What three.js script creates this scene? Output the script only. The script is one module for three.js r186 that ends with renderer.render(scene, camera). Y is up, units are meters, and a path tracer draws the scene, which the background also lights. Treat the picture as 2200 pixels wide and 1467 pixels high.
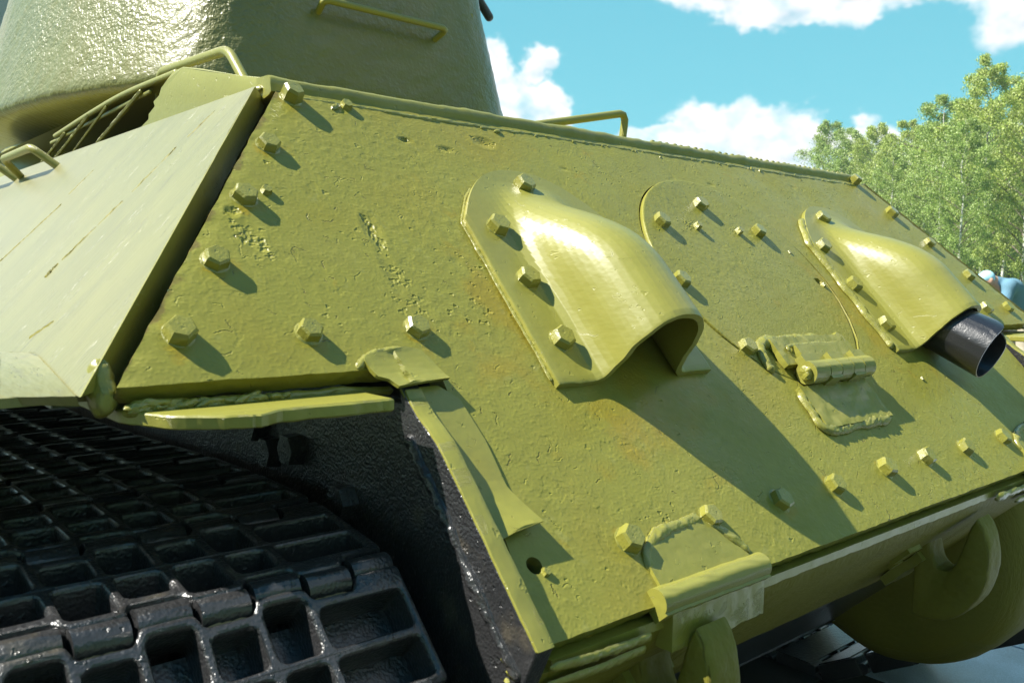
import * as THREE from 'three';
import { ImprovedNoise } from 'three/addons/math/ImprovedNoise.js';
import { RoundedBoxGeometry } from 'three/addons/geometries/RoundedBoxGeometry.js';
import { MarchingCubes } from 'three/addons/objects/MarchingCubes.js';
import { mergeGeometries, mergeVertices, toCreasedNormals } from 'three/addons/utils/BufferGeometryUtils.js';

// ------------------------------------------------------------------ camera, sky, sun, exposure
const scene = new THREE.Scene();
const HT = 1.55;                                   // height of the upper edge of the tank's rear plate
const R = THREE.MathUtils.degToRad, V3 = (x, y, z) => new THREE.Vector3(x, y, z);
const camera = new THREE.PerspectiveCamera(42.876, 1.5, 0.05, 3000);
camera.rotation.order = 'YXZ';
camera.position.set(-1.47541, HT - 0.26616, 1.2269);
camera.rotation.set(R(-4.45), R(-40.893), R(0.847));
camera.focus = 1.75; camera.userData.fStop = 12;
scene.add(camera);

const renderer = new THREE.WebGLRenderer({ antialias: true });
renderer.toneMapping = THREE.LinearToneMapping;
renderer.toneMappingExposure = 2.5;
renderer.shadowMap.enabled = true;

const SUN = V3(-0.524, 0.785, -0.331).normalize();
const sun = new THREE.DirectionalLight(new THREE.Color().setRGB(1, 0.965, 0.88), 5);
sun.position.copy(SUN).multiplyScalar(60); sun.target.position.set(0, 0, 0);
sun.castShadow = true; sun.shadow.mapSize.set(4096, 4096);
Object.assign(sun.shadow.camera, { left: -60, right: 60, top: 60, bottom: -60, near: 1, far: 160 });
scene.add(sun, sun.target);
scene.fog = new THREE.FogExp2(new THREE.Color().setRGB(.75, .84, .9), .0009);

// ------------------------------------------------------------------ random numbers and noise
function rng(seed) { let s = seed >>> 0; return () => { s = (s + 0x6D2B79F5) | 0; let t = Math.imul(s ^ (s >>> 15), 1 | s); t = (t + Math.imul(t ^ (t >>> 7), 61 | t)) ^ t; return ((t ^ (t >>> 14)) >>> 0) / 4294967296; }; }
const IN = new ImprovedNoise(), n3 = (x, y, z) => IN.noise(x + 31.7, y + 17.3, z + 9.1);
function fbm(x, y, z, o = 4) { let a = 0, w = 0.5; for (let i = 0; i < o; i++) { a += w * n3(x, y, z); x *= 2.03; y *= 2.03; z *= 2.03; w *= 0.5; } return a; }
const ss = THREE.MathUtils.smoothstep, clamp = THREE.MathUtils.clamp, lerp = THREE.MathUtils.lerp;

// sky: clear cyan with heaped clouds, a computed equirectangular picture of air and clouds only
{
  const W = 4096, H = 2048, d = new Float32Array(W * H * 4);
  // heaps of cloud: azimuth (from ahead of the tank, clockwise), elevation, half sizes, in degrees
  const heaps = [[53.4, 17.6, 4.6, 2.3, -.25], [58, 16.4, 5.2, 1.7, -.1], [62.8, 17.2, 4.4, 2.2, .1], [68.4, 17.6, 3.1, 3.2, .0], [72, 15.6, 5, 3.4, 0], [76, 17, 5, 4, 0],
    [40.8, 10.4, 2.6, 3.0, 0], [42.6, 13.4, 1.7, 1.3, .5], [42.9, 10.9, 2.1, 1.6, 0], [39.2, 12.6, 1.9, 2.4, 0],
    [49.6, 8.4, 2.3, 1.4, 0], [52.6, 8.9, 2.6, 2.3, 0], [55.4, 9.2, 2.7, 2.2, 0], [58.8, 8.4, 3.0, 1.9, 0], [62.8, 7.9, 2.8, 1.7, 0], [66, 7.2, 2.5, 1.7, 0], [57, 5.5, 9, 3.2, 0],
    [71, 8.5, 1.2, .6, 0]];
  for (let y = 0; y < H; y++) {
    const el = (0.5 - (y + 0.5) / H) * 180;
    for (let x = 0; x < W; x++) {
      const o = 4 * ((H - 1 - y) * W + x);
      const u = (x + 0.5) / W, ang = (u - 0.5) * 2 * Math.PI;      // three.js: direction x = cos, z = sin of this
      const ce = Math.cos(R(el)), X = Math.cos(ang) * ce, Z = Math.sin(ang) * ce, Y = Math.sin(R(el));
      let az = Math.atan2(X, -Z) * 180 / Math.PI;
      const h = clamp(el / 60, 0, 1);
      let r = lerp(.26, .06, Math.pow(h, .7)), g = lerp(.76, .26, Math.pow(h, .8)), b = lerp(.86, .48, Math.pow(h, .8));
      if (el < 6) { const k = ss(el, -2, 6); r = lerp(.60, r, k); g = lerp(.78, g, k); b = lerp(.84, b, k); }
      let dens = 0, shade = 0;
      if (el > -3) {
        if (az > 22 && az < 92 && el < 30) {
          const wx = fbm(az * .32, el * .45, 3, 6) * 2.3 + .5 * fbm(az * 1.7, el * 2, 23, 4), wy = fbm(az * .32, el * .45, 8, 6) * 1.9 + .45 * fbm(az * 1.7, el * 2, 28, 4);
          for (const [a, e, sa, se, sk] of heaps) {
            const dx = (az + wx - a) / sa, dy = (el + wy - e - sk * (az - a) * .3) / se, q = 1 - Math.sqrt(dx * dx + dy * dy);
            if (q > 0) { dens = Math.max(dens, ss(q, 0.0, 0.34)); shade = Math.max(shade, q * ss(-dy, -.2, .9)); }
          }
          dens *= clamp(.86 + 1.2 * fbm(az * .5, el * .7, 5, 4), 0, 1);
        } else {
          const p = fbm(X / (Y + .22) * 1.25, Z / (Y + .22) * 1.25, 2, 6);
          dens = ss(p, .10, .26) * ss(el, 0, 5); shade = ss(p, .15, .45) * .5;
        }
      }
      if (dens > 0) {
        const t = clamp(shade + .5 * fbm(az * .6, el * .8, 12, 3), 0, 1), wr = lerp(1.14, .60, t), wg = lerp(1.14, .62, t), wb = lerp(1.15, .74, t);
        r = lerp(r, wr, dens); g = lerp(g, wg, dens); b = lerp(b, wb, dens);
      }
      if (el < -3) { r = .12; g = .15; b = .07; }
      d[o] = r * .435; d[o + 1] = g * .435; d[o + 2] = b * .435; d[o + 3] = 1;
    }
  }
  const sky = new THREE.DataTexture(d, W, H, THREE.RGBAFormat, THREE.FloatType);
  sky.mapping = THREE.EquirectangularReflectionMapping; sky.magFilter = sky.minFilter = THREE.LinearFilter; sky.needsUpdate = true;
  scene.background = sky; scene.environment = sky;
}

// ------------------------------------------------------------------ helpers
const taken = new Map();
function numbered(n) { const k = taken.get(n) ?? 0; taken.set(n, k + 1); return k ? n + '_' + String(k).padStart(3, '0') : n; }
function thing(name, label, category, pos = [0, 0, 0], group) { const o = new THREE.Group(); o.name = numbered(name); o.position.set(...pos); o.userData = { label, category }; if (group) o.userData.group = group; scene.add(o); return o; }
function mesh(name, geo, mat, parent, label) { const m = new THREE.Mesh(geo, mat); m.name = numbered(name); m.castShadow = m.receiveShadow = true; if (label) m.userData.label = label; parent.add(m); return m; }
function struct(name, geo, mat) { const m = mesh(name, geo, mat, scene); m.userData.kind = 'structure'; return m; }
function uvBox(g, s = 1) {            // texture coordinates in metres, by the way each face points
  if (!g.attributes.normal) g.computeVertexNormals();
  const p = g.attributes.position, n = g.attributes.normal, uv = new Float32Array(p.count * 2);
  for (let i = 0; i < p.count; i++) {
    const ax = Math.abs(n.getX(i)), ay = Math.abs(n.getY(i)), az = Math.abs(n.getZ(i)), x = p.getX(i) * s, y = p.getY(i) * s, z = p.getZ(i) * s;
    if (ay >= ax && ay >= az) { uv[2 * i] = x; uv[2 * i + 1] = z; } else if (ax >= az) { uv[2 * i] = z; uv[2 * i + 1] = y; } else { uv[2 * i] = x; uv[2 * i + 1] = y; }
  }
  g.setAttribute('uv', new THREE.BufferAttribute(uv, 2)); return g;
}
const clean = (g) => { g = g.index ? g.toNonIndexed() : g; for (const k of Object.keys(g.attributes)) if (!['position', 'normal', 'uv'].includes(k)) g.deleteAttribute(k); if (!g.attributes.normal) g.computeVertexNormals(); if (!g.attributes.uv) uvBox(g); return g; };
const merge = (list) => mergeGeometries(list.map(clean));
function rough(g, amp, freq, seed = 0, crease = 0.7) {   // uneven cast or hammered surface: moves vertices, keeps edges joined
  g = g.clone(); for (const k of Object.keys(g.attributes)) if (k !== 'position') g.deleteAttribute(k);
  g = mergeVertices(g, 1e-5); g.computeVertexNormals();
  const p = g.attributes.position, n = g.attributes.normal;
  for (let i = 0; i < p.count; i++) {
    const x = p.getX(i), y = p.getY(i), z = p.getZ(i), a = amp * 2 * fbm(x * freq + seed, y * freq - seed, z * freq + seed * 1.7, 3);
    p.setXYZ(i, x + n.getX(i) * a, y + n.getY(i) * a, z + n.getZ(i) * a);
  }
  g = toCreasedNormals(g, crease); return uvBox(g);
}
const box = (w, h, d, x = 0, y = 0, z = 0, r = 0, seg = 2) => (r ? new RoundedBoxGeometry(w, h, d, seg, r) : new THREE.BoxGeometry(w, h, d)).translate(x, y, z);
const gridBox = (w, h, d, step, x = 0, y = 0, z = 0) => new THREE.BoxGeometry(w, h, d, Math.max(1, Math.round(w / step)), Math.max(1, Math.round(h / step)), Math.max(1, Math.round(d / step))).translate(x, y, z);
function quad(a, b, c, d2, nu = 1, nv = 1) {          // a..d in order round the face
  const pos = [], idx = [];
  for (let j = 0; j <= nv; j++) for (let i = 0; i <= nu; i++) { const s = i / nu, t = j / nv, p = V3(...a).lerp(V3(...b), s).lerp(V3(...d2).lerp(V3(...c), s), t); pos.push(p.x, p.y, p.z); }
  for (let j = 0; j < nv; j++) for (let i = 0; i < nu; i++) { const k = j * (nu + 1) + i; idx.push(k, k + 1, k + nu + 2, k, k + nu + 2, k + nu + 1); }
  const g = new THREE.BufferGeometry(); g.setAttribute('position', new THREE.Float32BufferAttribute(pos, 3)); g.setIndex(idx); g.computeVertexNormals(); return uvBox(g.toNonIndexed());
}
function uvPlan(g) { const p = g.attributes.position, uv = new Float32Array(p.count * 2); for (let i = 0; i < p.count; i++) { uv[2 * i] = p.getX(i) + .35 * p.getZ(i); uv[2 * i + 1] = p.getY(i) + .6 * p.getZ(i); } g.setAttribute('uv', new THREE.BufferAttribute(uv, 2)); return g; }
function hexa(A, B, n = [1, 1]) {                     // solid between quads A and B (each a,b,c,d in the same order)
  const f = [quad(...A, ...n), quad(B[3], B[2], B[1], B[0], ...n)];
  for (let i = 0; i < 4; i++) { const j = (i + 1) % 4; f.push(quad(A[i], B[i], B[j], A[j], n[0], 1)); }
  return merge(f);
}
function tube(pts, r, seg = 24, rad = 10, closedCurve = false, tension = 0.5, caps = true) {
  const c = pts.isCurve ? pts : new THREE.CatmullRomCurve3(pts.map((p) => V3(...p)), closedCurve, 'catmullrom', tension);
  const g = new THREE.TubeGeometry(c, seg, r, rad, closedCurve); const list = [g];
  if (!closedCurve && caps) for (const t of [0, 1]) { const p = c.getPointAt(t); list.push(new THREE.SphereGeometry(r, rad, 6).translate(p.x, p.y, p.z)); }
  return uvBox(merge(list));
}
function bent(pts, r, bend = 0.03, seg = 40, rad = 12) {       // rod of straight lengths with rounded bends
  const P = pts.map((p) => V3(...p)), path = new THREE.CurvePath(); let from = P[0];
  for (let i = 1; i < P.length - 1; i++) {
    const a = P[i].clone().sub(P[i - 1]).normalize(), b = P[i + 1].clone().sub(P[i]).normalize(), k = Math.min(bend, P[i].distanceTo(P[i - 1]) * .45, P[i].distanceTo(P[i + 1]) * .45);
    const s = P[i].clone().addScaledVector(a, -k), e = P[i].clone().addScaledVector(b, k);
    path.add(new THREE.LineCurve3(from, s)); path.add(new THREE.QuadraticBezierCurve3(s, P[i], e)); from = e;
  }
  path.add(new THREE.LineCurve3(from, P[P.length - 1]));
  return tube({ isCurve: true, __proto__: path, getPointAt: (t, o) => path.getPointAt(t, o) }, r, seg, rad);
}
function bead(pts, r, seed, step = 0.006, flat = 0.6, nrm = [0, 0, 1]) {   // weld bead: lumps laid one over the other along a line
  const c = new THREE.CatmullRomCurve3(pts.map((p) => V3(...p)), false, 'catmullrom', 0.3), L = c.getLength(), n = Math.max(4, Math.round(L / (step * .5))), rnd = rng(seed), N = V3(...nrm).normalize(), pos = [], idx = [], K = 8;
  const fr = (t) => { const T = c.getTangentAt(t), S = T.clone().cross(N).normalize(); return [c.getPointAt(t), S, S.clone().cross(T).normalize()]; };
  for (let i = 0; i <= n; i++) {
    const t = i / n, [p, S, U] = fr(t), tail = Math.min(1, Math.min(t, 1 - t) * L / r + .25);
    const rr = r * tail * (0.82 + 0.13 * Math.abs(Math.sin(i * .95 + seed + 2 * n3(t * L * 60, seed, 3))) + 0.42 * n3(t * L / step * .23, seed, 1) + .12 * rnd()), off = r * .5 * n3(t * L * 22, seed, 5);
    for (let k = 0; k <= K; k++) { const a = Math.PI * k / K, q = p.clone().addScaledVector(S, Math.cos(a) * rr + off).addScaledVector(U, Math.sin(a) * rr * flat * (1 + .45 * n3(i * .45, k * .6, seed)) - r * .15); pos.push(q.x, q.y, q.z); }
  }
  for (let i = 0; i < n; i++) for (let k = 0; k < K; k++) { const a = i * (K + 1) + k; idx.push(a, a + 1, a + K + 2, a, a + K + 2, a + K + 1); }
  const g = new THREE.BufferGeometry(); g.setAttribute('position', new THREE.Float32BufferAttribute(pos, 3)); g.setIndex(idx); g.computeVertexNormals(); return uvBox(g);
}
function slab(poly, h0, h1, bevel = 0) {               // outline in plate coordinates (u, v) to a sheet between two heights
  const s = new THREE.Shape(poly.map(([u, v]) => new THREE.Vector2(u, -v)));
  const g = new THREE.ExtrudeGeometry(s, { depth: h1 - h0 - 2 * bevel, bevelEnabled: bevel > 0, bevelThickness: bevel, bevelSize: bevel, bevelOffset: -bevel, bevelSegments: 2, curveSegments: 8 });
  return uvBox(g.translate(0, 0, h0 + bevel));
}
function dense(poly, h0, h1, step, fh) {                // the same as a fine grid, its height given by fh(u, v)
  const us = poly.map((p) => p[0]), vs = poly.map((p) => p[1]), v0 = Math.min(...vs), v1 = Math.max(...vs), nv = Math.max(2, Math.round((v1 - v0) / step));
  const span = (v) => { const c = []; for (let i = 0; i < poly.length; i++) { const [a, b] = [poly[i], poly[(i + 1) % poly.length]]; if ((a[1] <= v) !== (b[1] <= v)) c.push(a[0] + (v - a[1]) / (b[1] - a[1]) * (b[0] - a[0])); } return [Math.min(...c), Math.max(...c)]; };
  const nu = Math.max(2, Math.round((Math.max(...us) - Math.min(...us)) / step)), pos = [], idx = [], ring = [];
  for (const top of [1, 0]) for (let j = 0; j <= nv; j++) { const v = clamp(lerp(v0, v1, j / nv), v0 + 1e-5, v1 - 1e-5), [a, b] = span(v); for (let i = 0; i <= nu; i++) { const u = lerp(a, b, i / nu); pos.push(u, -v, (top ? h1 : h0) + (fh ? fh(u, v) * (top ? 1 : 1) : 0)); } }
  const M = (nu + 1) * (nv + 1), id = (t, i, j) => t * M + j * (nu + 1) + i;
  for (let j = 0; j < nv; j++) for (let i = 0; i < nu; i++) { idx.push(id(0, i, j), id(0, i + 1, j + 1), id(0, i + 1, j), id(0, i, j), id(0, i, j + 1), id(0, i + 1, j + 1)); idx.push(id(1, i, j), id(1, i + 1, j), id(1, i + 1, j + 1), id(1, i, j), id(1, i + 1, j + 1), id(1, i, j + 1)); }
  for (let i = 0; i <= nu; i++) ring.push([i, 0]); for (let j = 1; j <= nv; j++) ring.push([nu, j]); for (let i = nu - 1; i >= 0; i--) ring.push([i, nv]); for (let j = nv - 1; j > 0; j--) ring.push([0, j]);
  for (let k = 0; k < ring.length; k++) { const a = ring[k], b = ring[(k + 1) % ring.length]; idx.push(id(0, ...a), id(0, ...b), id(1, ...b), id(0, ...a), id(1, ...b), id(1, ...a)); }
  const g = new THREE.BufferGeometry(); g.setAttribute('position', new THREE.Float32BufferAttribute(pos, 3)); g.setIndex(idx); return uvBox(toCreasedNormals(g, 0.8));
}

// ------------------------------------------------------------------ textures
function tex(data, w, h, { color = false, rep = 0, ch = 4 } = {}) {
  const t = new THREE.DataTexture(data, w, h, ch === 1 ? THREE.RedFormat : THREE.RGBAFormat, data instanceof Float32Array ? THREE.FloatType : THREE.UnsignedByteType);
  t.wrapS = t.wrapT = THREE.RepeatWrapping; t.magFilter = THREE.LinearFilter; t.minFilter = THREE.LinearMipmapLinearFilter; t.generateMipmaps = true;
  if (color) t.colorSpace = THREE.SRGBColorSpace; if (rep) t.repeat.set(rep, rep); t.needsUpdate = true; return t;
}
const toS = (c) => Math.round(255 * clamp(c <= 0.0031308 ? 12.92 * c : 1.055 * Math.pow(c, 1 / 2.4) - 0.055, 0, 1));
// height field in metres on a w x h picture that covers (W, H) metres; wraps round when tile is set
class Field {
  constructor(w, h, W, H, tile) { Object.assign(this, { w, h, W, H, tile, a: new Float32Array(w * h), m: new Float32Array(w * h) }); }
  add(f) { for (let y = 0; y < this.h; y++) for (let x = 0; x < this.w; x++) this.a[y * this.w + x] += f((x + .5) / this.w * this.W, (y + .5) / this.h * this.H); return this; }
  dot(x, y, d) { x = Math.round(x); y = Math.round(y); if (this.tile) { x = ((x % this.w) + this.w) % this.w; y = ((y % this.h) + this.h) % this.h; } else if (x < 0 || y < 0 || x >= this.w || y >= this.h) return; this.a[y * this.w + x] += d; }
  crack(x, y, ang, len, depth, rnd, dark = 0) {          // x, y, len in metres; a thin broken line with one lifted lip
    const sx = this.w / this.W, sy = this.h / this.H; let a = ang;
    for (let s = 0; s < len * sx; s++) { a += (rnd() - .5) * 1.1; if (rnd() < .08) a += (rnd() - .5) * 2.4; const cx = x * sx, cy = y * sy; this.dot(cx, cy, -depth); this.dot(cx - Math.sin(a) * 1.2, cy + Math.cos(a) * 1.2, depth * .45); { const q = Math.round(cy) * this.w + Math.round(cx); if (q >= 0 && q < this.m.length && this.tile === false) this.m[q] = Math.max(this.m[q], dark); } x += Math.cos(a) / sx; y += Math.sin(a) / sx; }
  }
  pit(x, y, r, depth, rnd, sq = 1) {
    const sx = this.w / this.W, sy = this.h / this.H, n = Math.ceil(r * sx * 1.6) + 1, ph = rnd() * 9;
    for (let j = -n; j <= n; j++) for (let i = -n; i <= n; i++) { const dx = i / sx, dy = j / sy * sq, q = Math.hypot(dx, dy) / (r * (1 + .35 * Math.sin(3 * Math.atan2(dy, dx) + ph))); if (q < 1.6) this.dot(x * sx + i, y * sy + j, q < 1 ? -depth * (1 - q * q * q) : depth * .25 * (1 - Math.abs(q - 1.25) / .35) * (q > .9 && q < 1.6 ? 1 : 0)); }
  }
  bump(scale) { const o = new Float32Array(this.a.length); for (let i = 0; i < o.length; i++) o[i] = clamp(this.a[i] / scale + .5, 0, 1); return tex(o, this.w, this.h, { ch: 1, rep: this.tile ? 1 / this.W : 0 }); }
}
const wrapN = (x, y, P, f, s, o) => {          // tiling noise by mixing shifted copies
  const k = (a) => ss(a, 0, 1), u = x / P, v = y / P, g = (i, j) => fbm((x - i * P) * f, (y - j * P) * f, s, o);
  return lerp(lerp(g(0, 0), g(1, 0), k(u)), lerp(g(0, 1), g(1, 1), k(u)), k(v));
};
const BOLTS = [[-.865, .014], [-.939, .13], [-1.006, .238], [-1.076, .351], [-1.145, .457], [-.996, .461], [-.846, .461], [.833, -.002], [.89, .118], [.963, .229], [1.031, .348], [1.104, .463], [.952, .464], [.82, .466],
    [-.694, .799], [-.532, .798], [-.367, .803], [-.216, .804], [-.043, .8], [.107, .801], [.274, .804], [.46, .804], [.62, .8], [.76, .8]];
const PW = 2.6, PH = 1.0, PU = -1.3, PV = -0.04;       // the part of the plate's plane that its pictures cover
const OLIVE = [0.207, 0.198, 0.031];
let plateRough, sideMap, plateBump, plateMap, paintBump, castBump, blackBump, paintMap, blackMap;
{
  const F = new Field(2048, 1024, PW, PH, false), rnd = rng(11);
  F.add((x, y) => .0003 * fbm(x * 22, y * 22, 1, 3) + (.25 + 1.1 * ss(fbm(x * 3.1, y * 3.1, 71, 3), -.12, .3)) * (.00024 * n3(x * 90, y * 90, 4) + .0003 * fbm(x * 60, y * 60, 64, 3)) + .0004 * Math.max(0, n3(x * 230, y * 230, 7)) + .0006 * Math.max(0, fbm(x * 55, y * 60, 3, 3) - .12));
  F.add((x, y) => .00016 * ss(fbm(x * 13, y * 13, 61, 5), .10, .112) + .00012 * ss(fbm(x * 34, y * 30, 62, 4), .16, .18) - .0003 * ss(fbm(x * 24, y * 24, 63, 5), .25, .27));
  const upper = (v) => .45 + .55 * ss(-v, -.5, -.05);
  for (let i = 0; i < 3400; i++) { const x = rnd() * PW, y = rnd() * PH, q = fbm(x * 5, y * 5, 20, 2); if (rnd() < .35 + 1.4 * q) F.crack(x, y, rnd() * 6.28, .005 + .045 * rnd() * rnd() * rnd(), .0005 + .0006 * rnd(), rnd, rnd() < .6 ? .25 + .6 * rnd() : 0); }
  for (let i = 0; i < 9; i++) F.pit(-.836 - PU + .014 * (rnd() - .5), .262 + .0062 * i - PV, .0045, .0016, rnd, .5);
  for (let i = 0; i < 40; i++) { const t = rnd(), s = .010 + .014 * t; F.pit(lerp(-.836, -.838, t) - PU + s * 2 * (rnd() - .5), lerp(.31, .44, t) - PV, .0016 + .003 * rnd(), .0006 + .0011 * rnd(), rnd, .6 + rnd()); }
  for (let i = 0; i < 40; i++) { const t = rnd(); F.pit(lerp(-1.034, -1.012, t) - PU + .026 * (rnd() - .5), lerp(.258, .345, t) - PV, .0018 + .0034 * rnd(), .0006 + .001 * rnd(), rnd, .6 + rnd()); }
  for (const [u0, v0, nn, su, sv] of [[-.515, .056, 16, .05, .022], [-.69, .077, 7, .03, .008], [-.612, .087, 9, .035, .01], [-.09, .235, 26, .04, .025], [.05, .235, 16, .05, .02], [-.25, .11, 16, .12, .03], [.2, .1, 30, .3, .05], [.55, .075, 26, .2, .05], [-.6, .8, 26, .09, .05], [-.75, .43, 24, .12, .05], [-.7, .36, 18, .05, .04]]) for (let i = 0; i < nn; i++) F.pit(u0 - PU + su * (rnd() + rnd() - 1), v0 - PV + sv * (rnd() + rnd() - 1), .0014 + .0034 * rnd() * rnd(), .0009 + .0016 * rnd(), rnd, .7 + 1.6 * rnd());
  for (let i = 0; i < 750; i++) { const x = rnd() * PW, y = rnd() * PH; if (rnd() < upper(y + PV)) F.pit(x, y, .0015 + .004 * rnd() * rnd(), .0005 + .0009 * rnd(), rnd, 1 + 1.2 * rnd()); }
  plateBump = F.bump(.008);
  const CW = 2048, CH = 1024, d = new Uint8Array(CW * CH * 4), rust = [];
  for (let i = 0; i < 46; i++) rust.push([rnd() * PW, rnd() * PH, .01 + .03 * rnd()]);
  for (let y = 0; y < CH; y++) for (let x = 0; x < CW; x++) {
    const X = (x + .5) / CW * PW, Y = (y + .5) / CH * PH, o = 4 * (y * CW + x), u = X + PU, v = Y + PV;
    let k = 1 + .10 * fbm(X * 4, Y * 4, 2, 4) + .08 * n3(X * 60, Y * 60, 3), warm = ss(fbm(X * 3.2 + 4, Y * 3.2, 6, 4), .0, .5) * .5;
    const nearCover = Math.min(Math.hypot((u + .68), (v - .45) * .7), Math.hypot((u - .31), (v - .45) * .7), Math.hypot((u + .5) * .7, (v - .62)));
    warm = Math.max(warm, ss(fbm(X * 14, Y * 14, 30, 4) + .55 - nearCover * 4.2, 0.05, .55) * .85);
    let speck = 0; for (const [a, b, c] of rust) { const q = Math.hypot(X - a, Y - b) / c; if (q < 1.6) speck = Math.max(speck, ss(fbm(X * 60, Y * 60, 40, 4) + .35 - q * .5, .05, .4)); }
    warm = Math.max(warm, speck * .5);
    let nb = 9; for (const [a, b] of BOLTS) nb = Math.min(nb, Math.hypot(u - a - .004, v - b - .006)); const ring = ss(fbm(X * 40, Y * 40, 81, 4) + .75 - nb * 26, .05, .5) * .8; warm = Math.max(warm, ring);
    const rim = v < .519 ? lerp(.884, 1.213, v / .507) - Math.abs(u) : 9, rusty = ss(fbm(X * 26, Y * 26, 85, 5) + .16 - rim * 26, .06, .3) * .6;
    const grey = ss(fbm(X * 5, Y * 7, 77, 4), .05, .5) * .3;
    let r = OLIVE[0] * k, g = OLIVE[1] * k, b = OLIVE[2] * k;
    r = lerp(r, .238 * k, warm); g = lerp(g, .185 * k, warm); b = lerp(b, .018 * k, warm);
    r = lerp(r, .225 * k, grey); g = lerp(g, .205 * k, grey); b = lerp(b, .045 * k, grey);
    r = lerp(r, .11, rusty); g = lerp(g, .065, rusty); b = lerp(b, .025, rusty);
    const cm = F.m[y * CW + x]; if (cm) { r = lerp(r, .055, cm); g = lerp(g, .036, cm); b = lerp(b, .014, cm); }
    const pale = ss(n3(X * 70, Y * 70, 51) + .8 * n3(X * 19, Y * 19, 52), .62, .9) * .18; r = lerp(r, .27, pale); g = lerp(g, .265, pale); b = lerp(b, .10, pale);
    d[o] = toS(r); d[o + 1] = toS(g); d[o + 2] = toS(b); d[o + 3] = 255;
  }
  plateMap = tex(d, CW, CH, { color: true });

  const G = new Field(1024, 1024, .5, .5, true), r2 = rng(5);
  G.add((x, y) => .0003 * wrapN(x, y, .5, 26, 1, 3) + .0003 * wrapN(x, y, .5, 120, 2, 2));
  for (let i = 0; i < 150; i++) G.crack(r2() * .5, r2() * .5, r2() * 6.28, .004 + .02 * r2(), .0006, r2);
  for (let i = 0; i < 170; i++) G.pit(r2() * .5, r2() * .5, .0012 + .003 * r2() * r2(), .0006, r2);
  paintBump = G.bump(.006);
  const C = new Field(512, 512, .5, .5, true);
  C.add((x, y) => .0030 * wrapN(x, y, .5, 34, 1, 2) + .0022 * wrapN(x, y, .5, 90, 5, 2) + .0009 * wrapN(x, y, .5, 220, 9, 1));
  castBump = C.bump(.012);
  const B = new Field(512, 512, .25, .25, true), r3 = rng(8);
  B.add((x, y) => .0007 * wrapN(x, y, .25, 60, 1, 3) + .0007 * wrapN(x, y, .25, 260, 3, 2));
  for (let i = 0; i < 120; i++) B.pit(r3() * .25, r3() * .25, .001 + .002 * r3(), .0005, r3);
  blackBump = B.bump(.006);
  const tone = (f, n = 512) => { const a = new Uint8Array(n * n * 4); for (let y = 0; y < n; y++) for (let x = 0; x < n; x++) { const c = f((x + .5) / n, (y + .5) / n), o = 4 * (y * n + x); a[o] = toS(c[0]); a[o + 1] = toS(c[1]); a[o + 2] = toS(c[2]); a[o + 3] = 255; } return a; };
  paintMap = tex(tone((u, v) => { const k = 1 + .22 * wrapN(u, v, 1, 5, 1, 4) + .12 * wrapN(u, v, 1, 60, 3, 2), w = ss(wrapN(u, v, 1, 4, 9, 4), .02, .4) * .5; return [lerp(OLIVE[0], .225, w) * k, lerp(OLIVE[1], .19, w) * k, lerp(OLIVE[2], .022, w) * k]; }), 512, 512, { color: true, rep: 1.25 });
  plateRough = tex(tone((u, v) => { const k = clamp(.62 + .5 * wrapN(u, v, 1, 9, 31, 5) + .25 * wrapN(u, v, 1, 90, 32, 2), .2, 1); return [k, k, k].map((c) => Math.pow(c, 2.2)); }), 512, 512, { rep: 0 }); plateRough.repeat.set(3, 1.3);
  sideMap = tex(tone((u, v) => { const k = .86 + .28 * wrapN(u, v, 1, 6, 41, 4) + .2 * wrapN(u, v, 1, 60, 43, 2), q = ss(wrapN(u, v, 1, 24, 45, 3), .14, .36) * .5; return [.186, .168, .034].map((a, i) => lerp(a, [.12, .095, .03][i], q) * k); }), 512, 512, { color: true }); sideMap.repeat.set(3.0, .55);
  blackMap = tex(tone((u, v) => { const k = 1 + .4 * wrapN(u, v, 1, 6, 1, 4), w = ss(wrapN(u, v, 1, 7, 5, 5), .12, .34) * .5; return [lerp(.022, .09, w) * k, lerp(.022, .075, w) * k, lerp(.023, .05, w) * k]; }), 512, 512, { color: true, rep: 2 });
}
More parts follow.
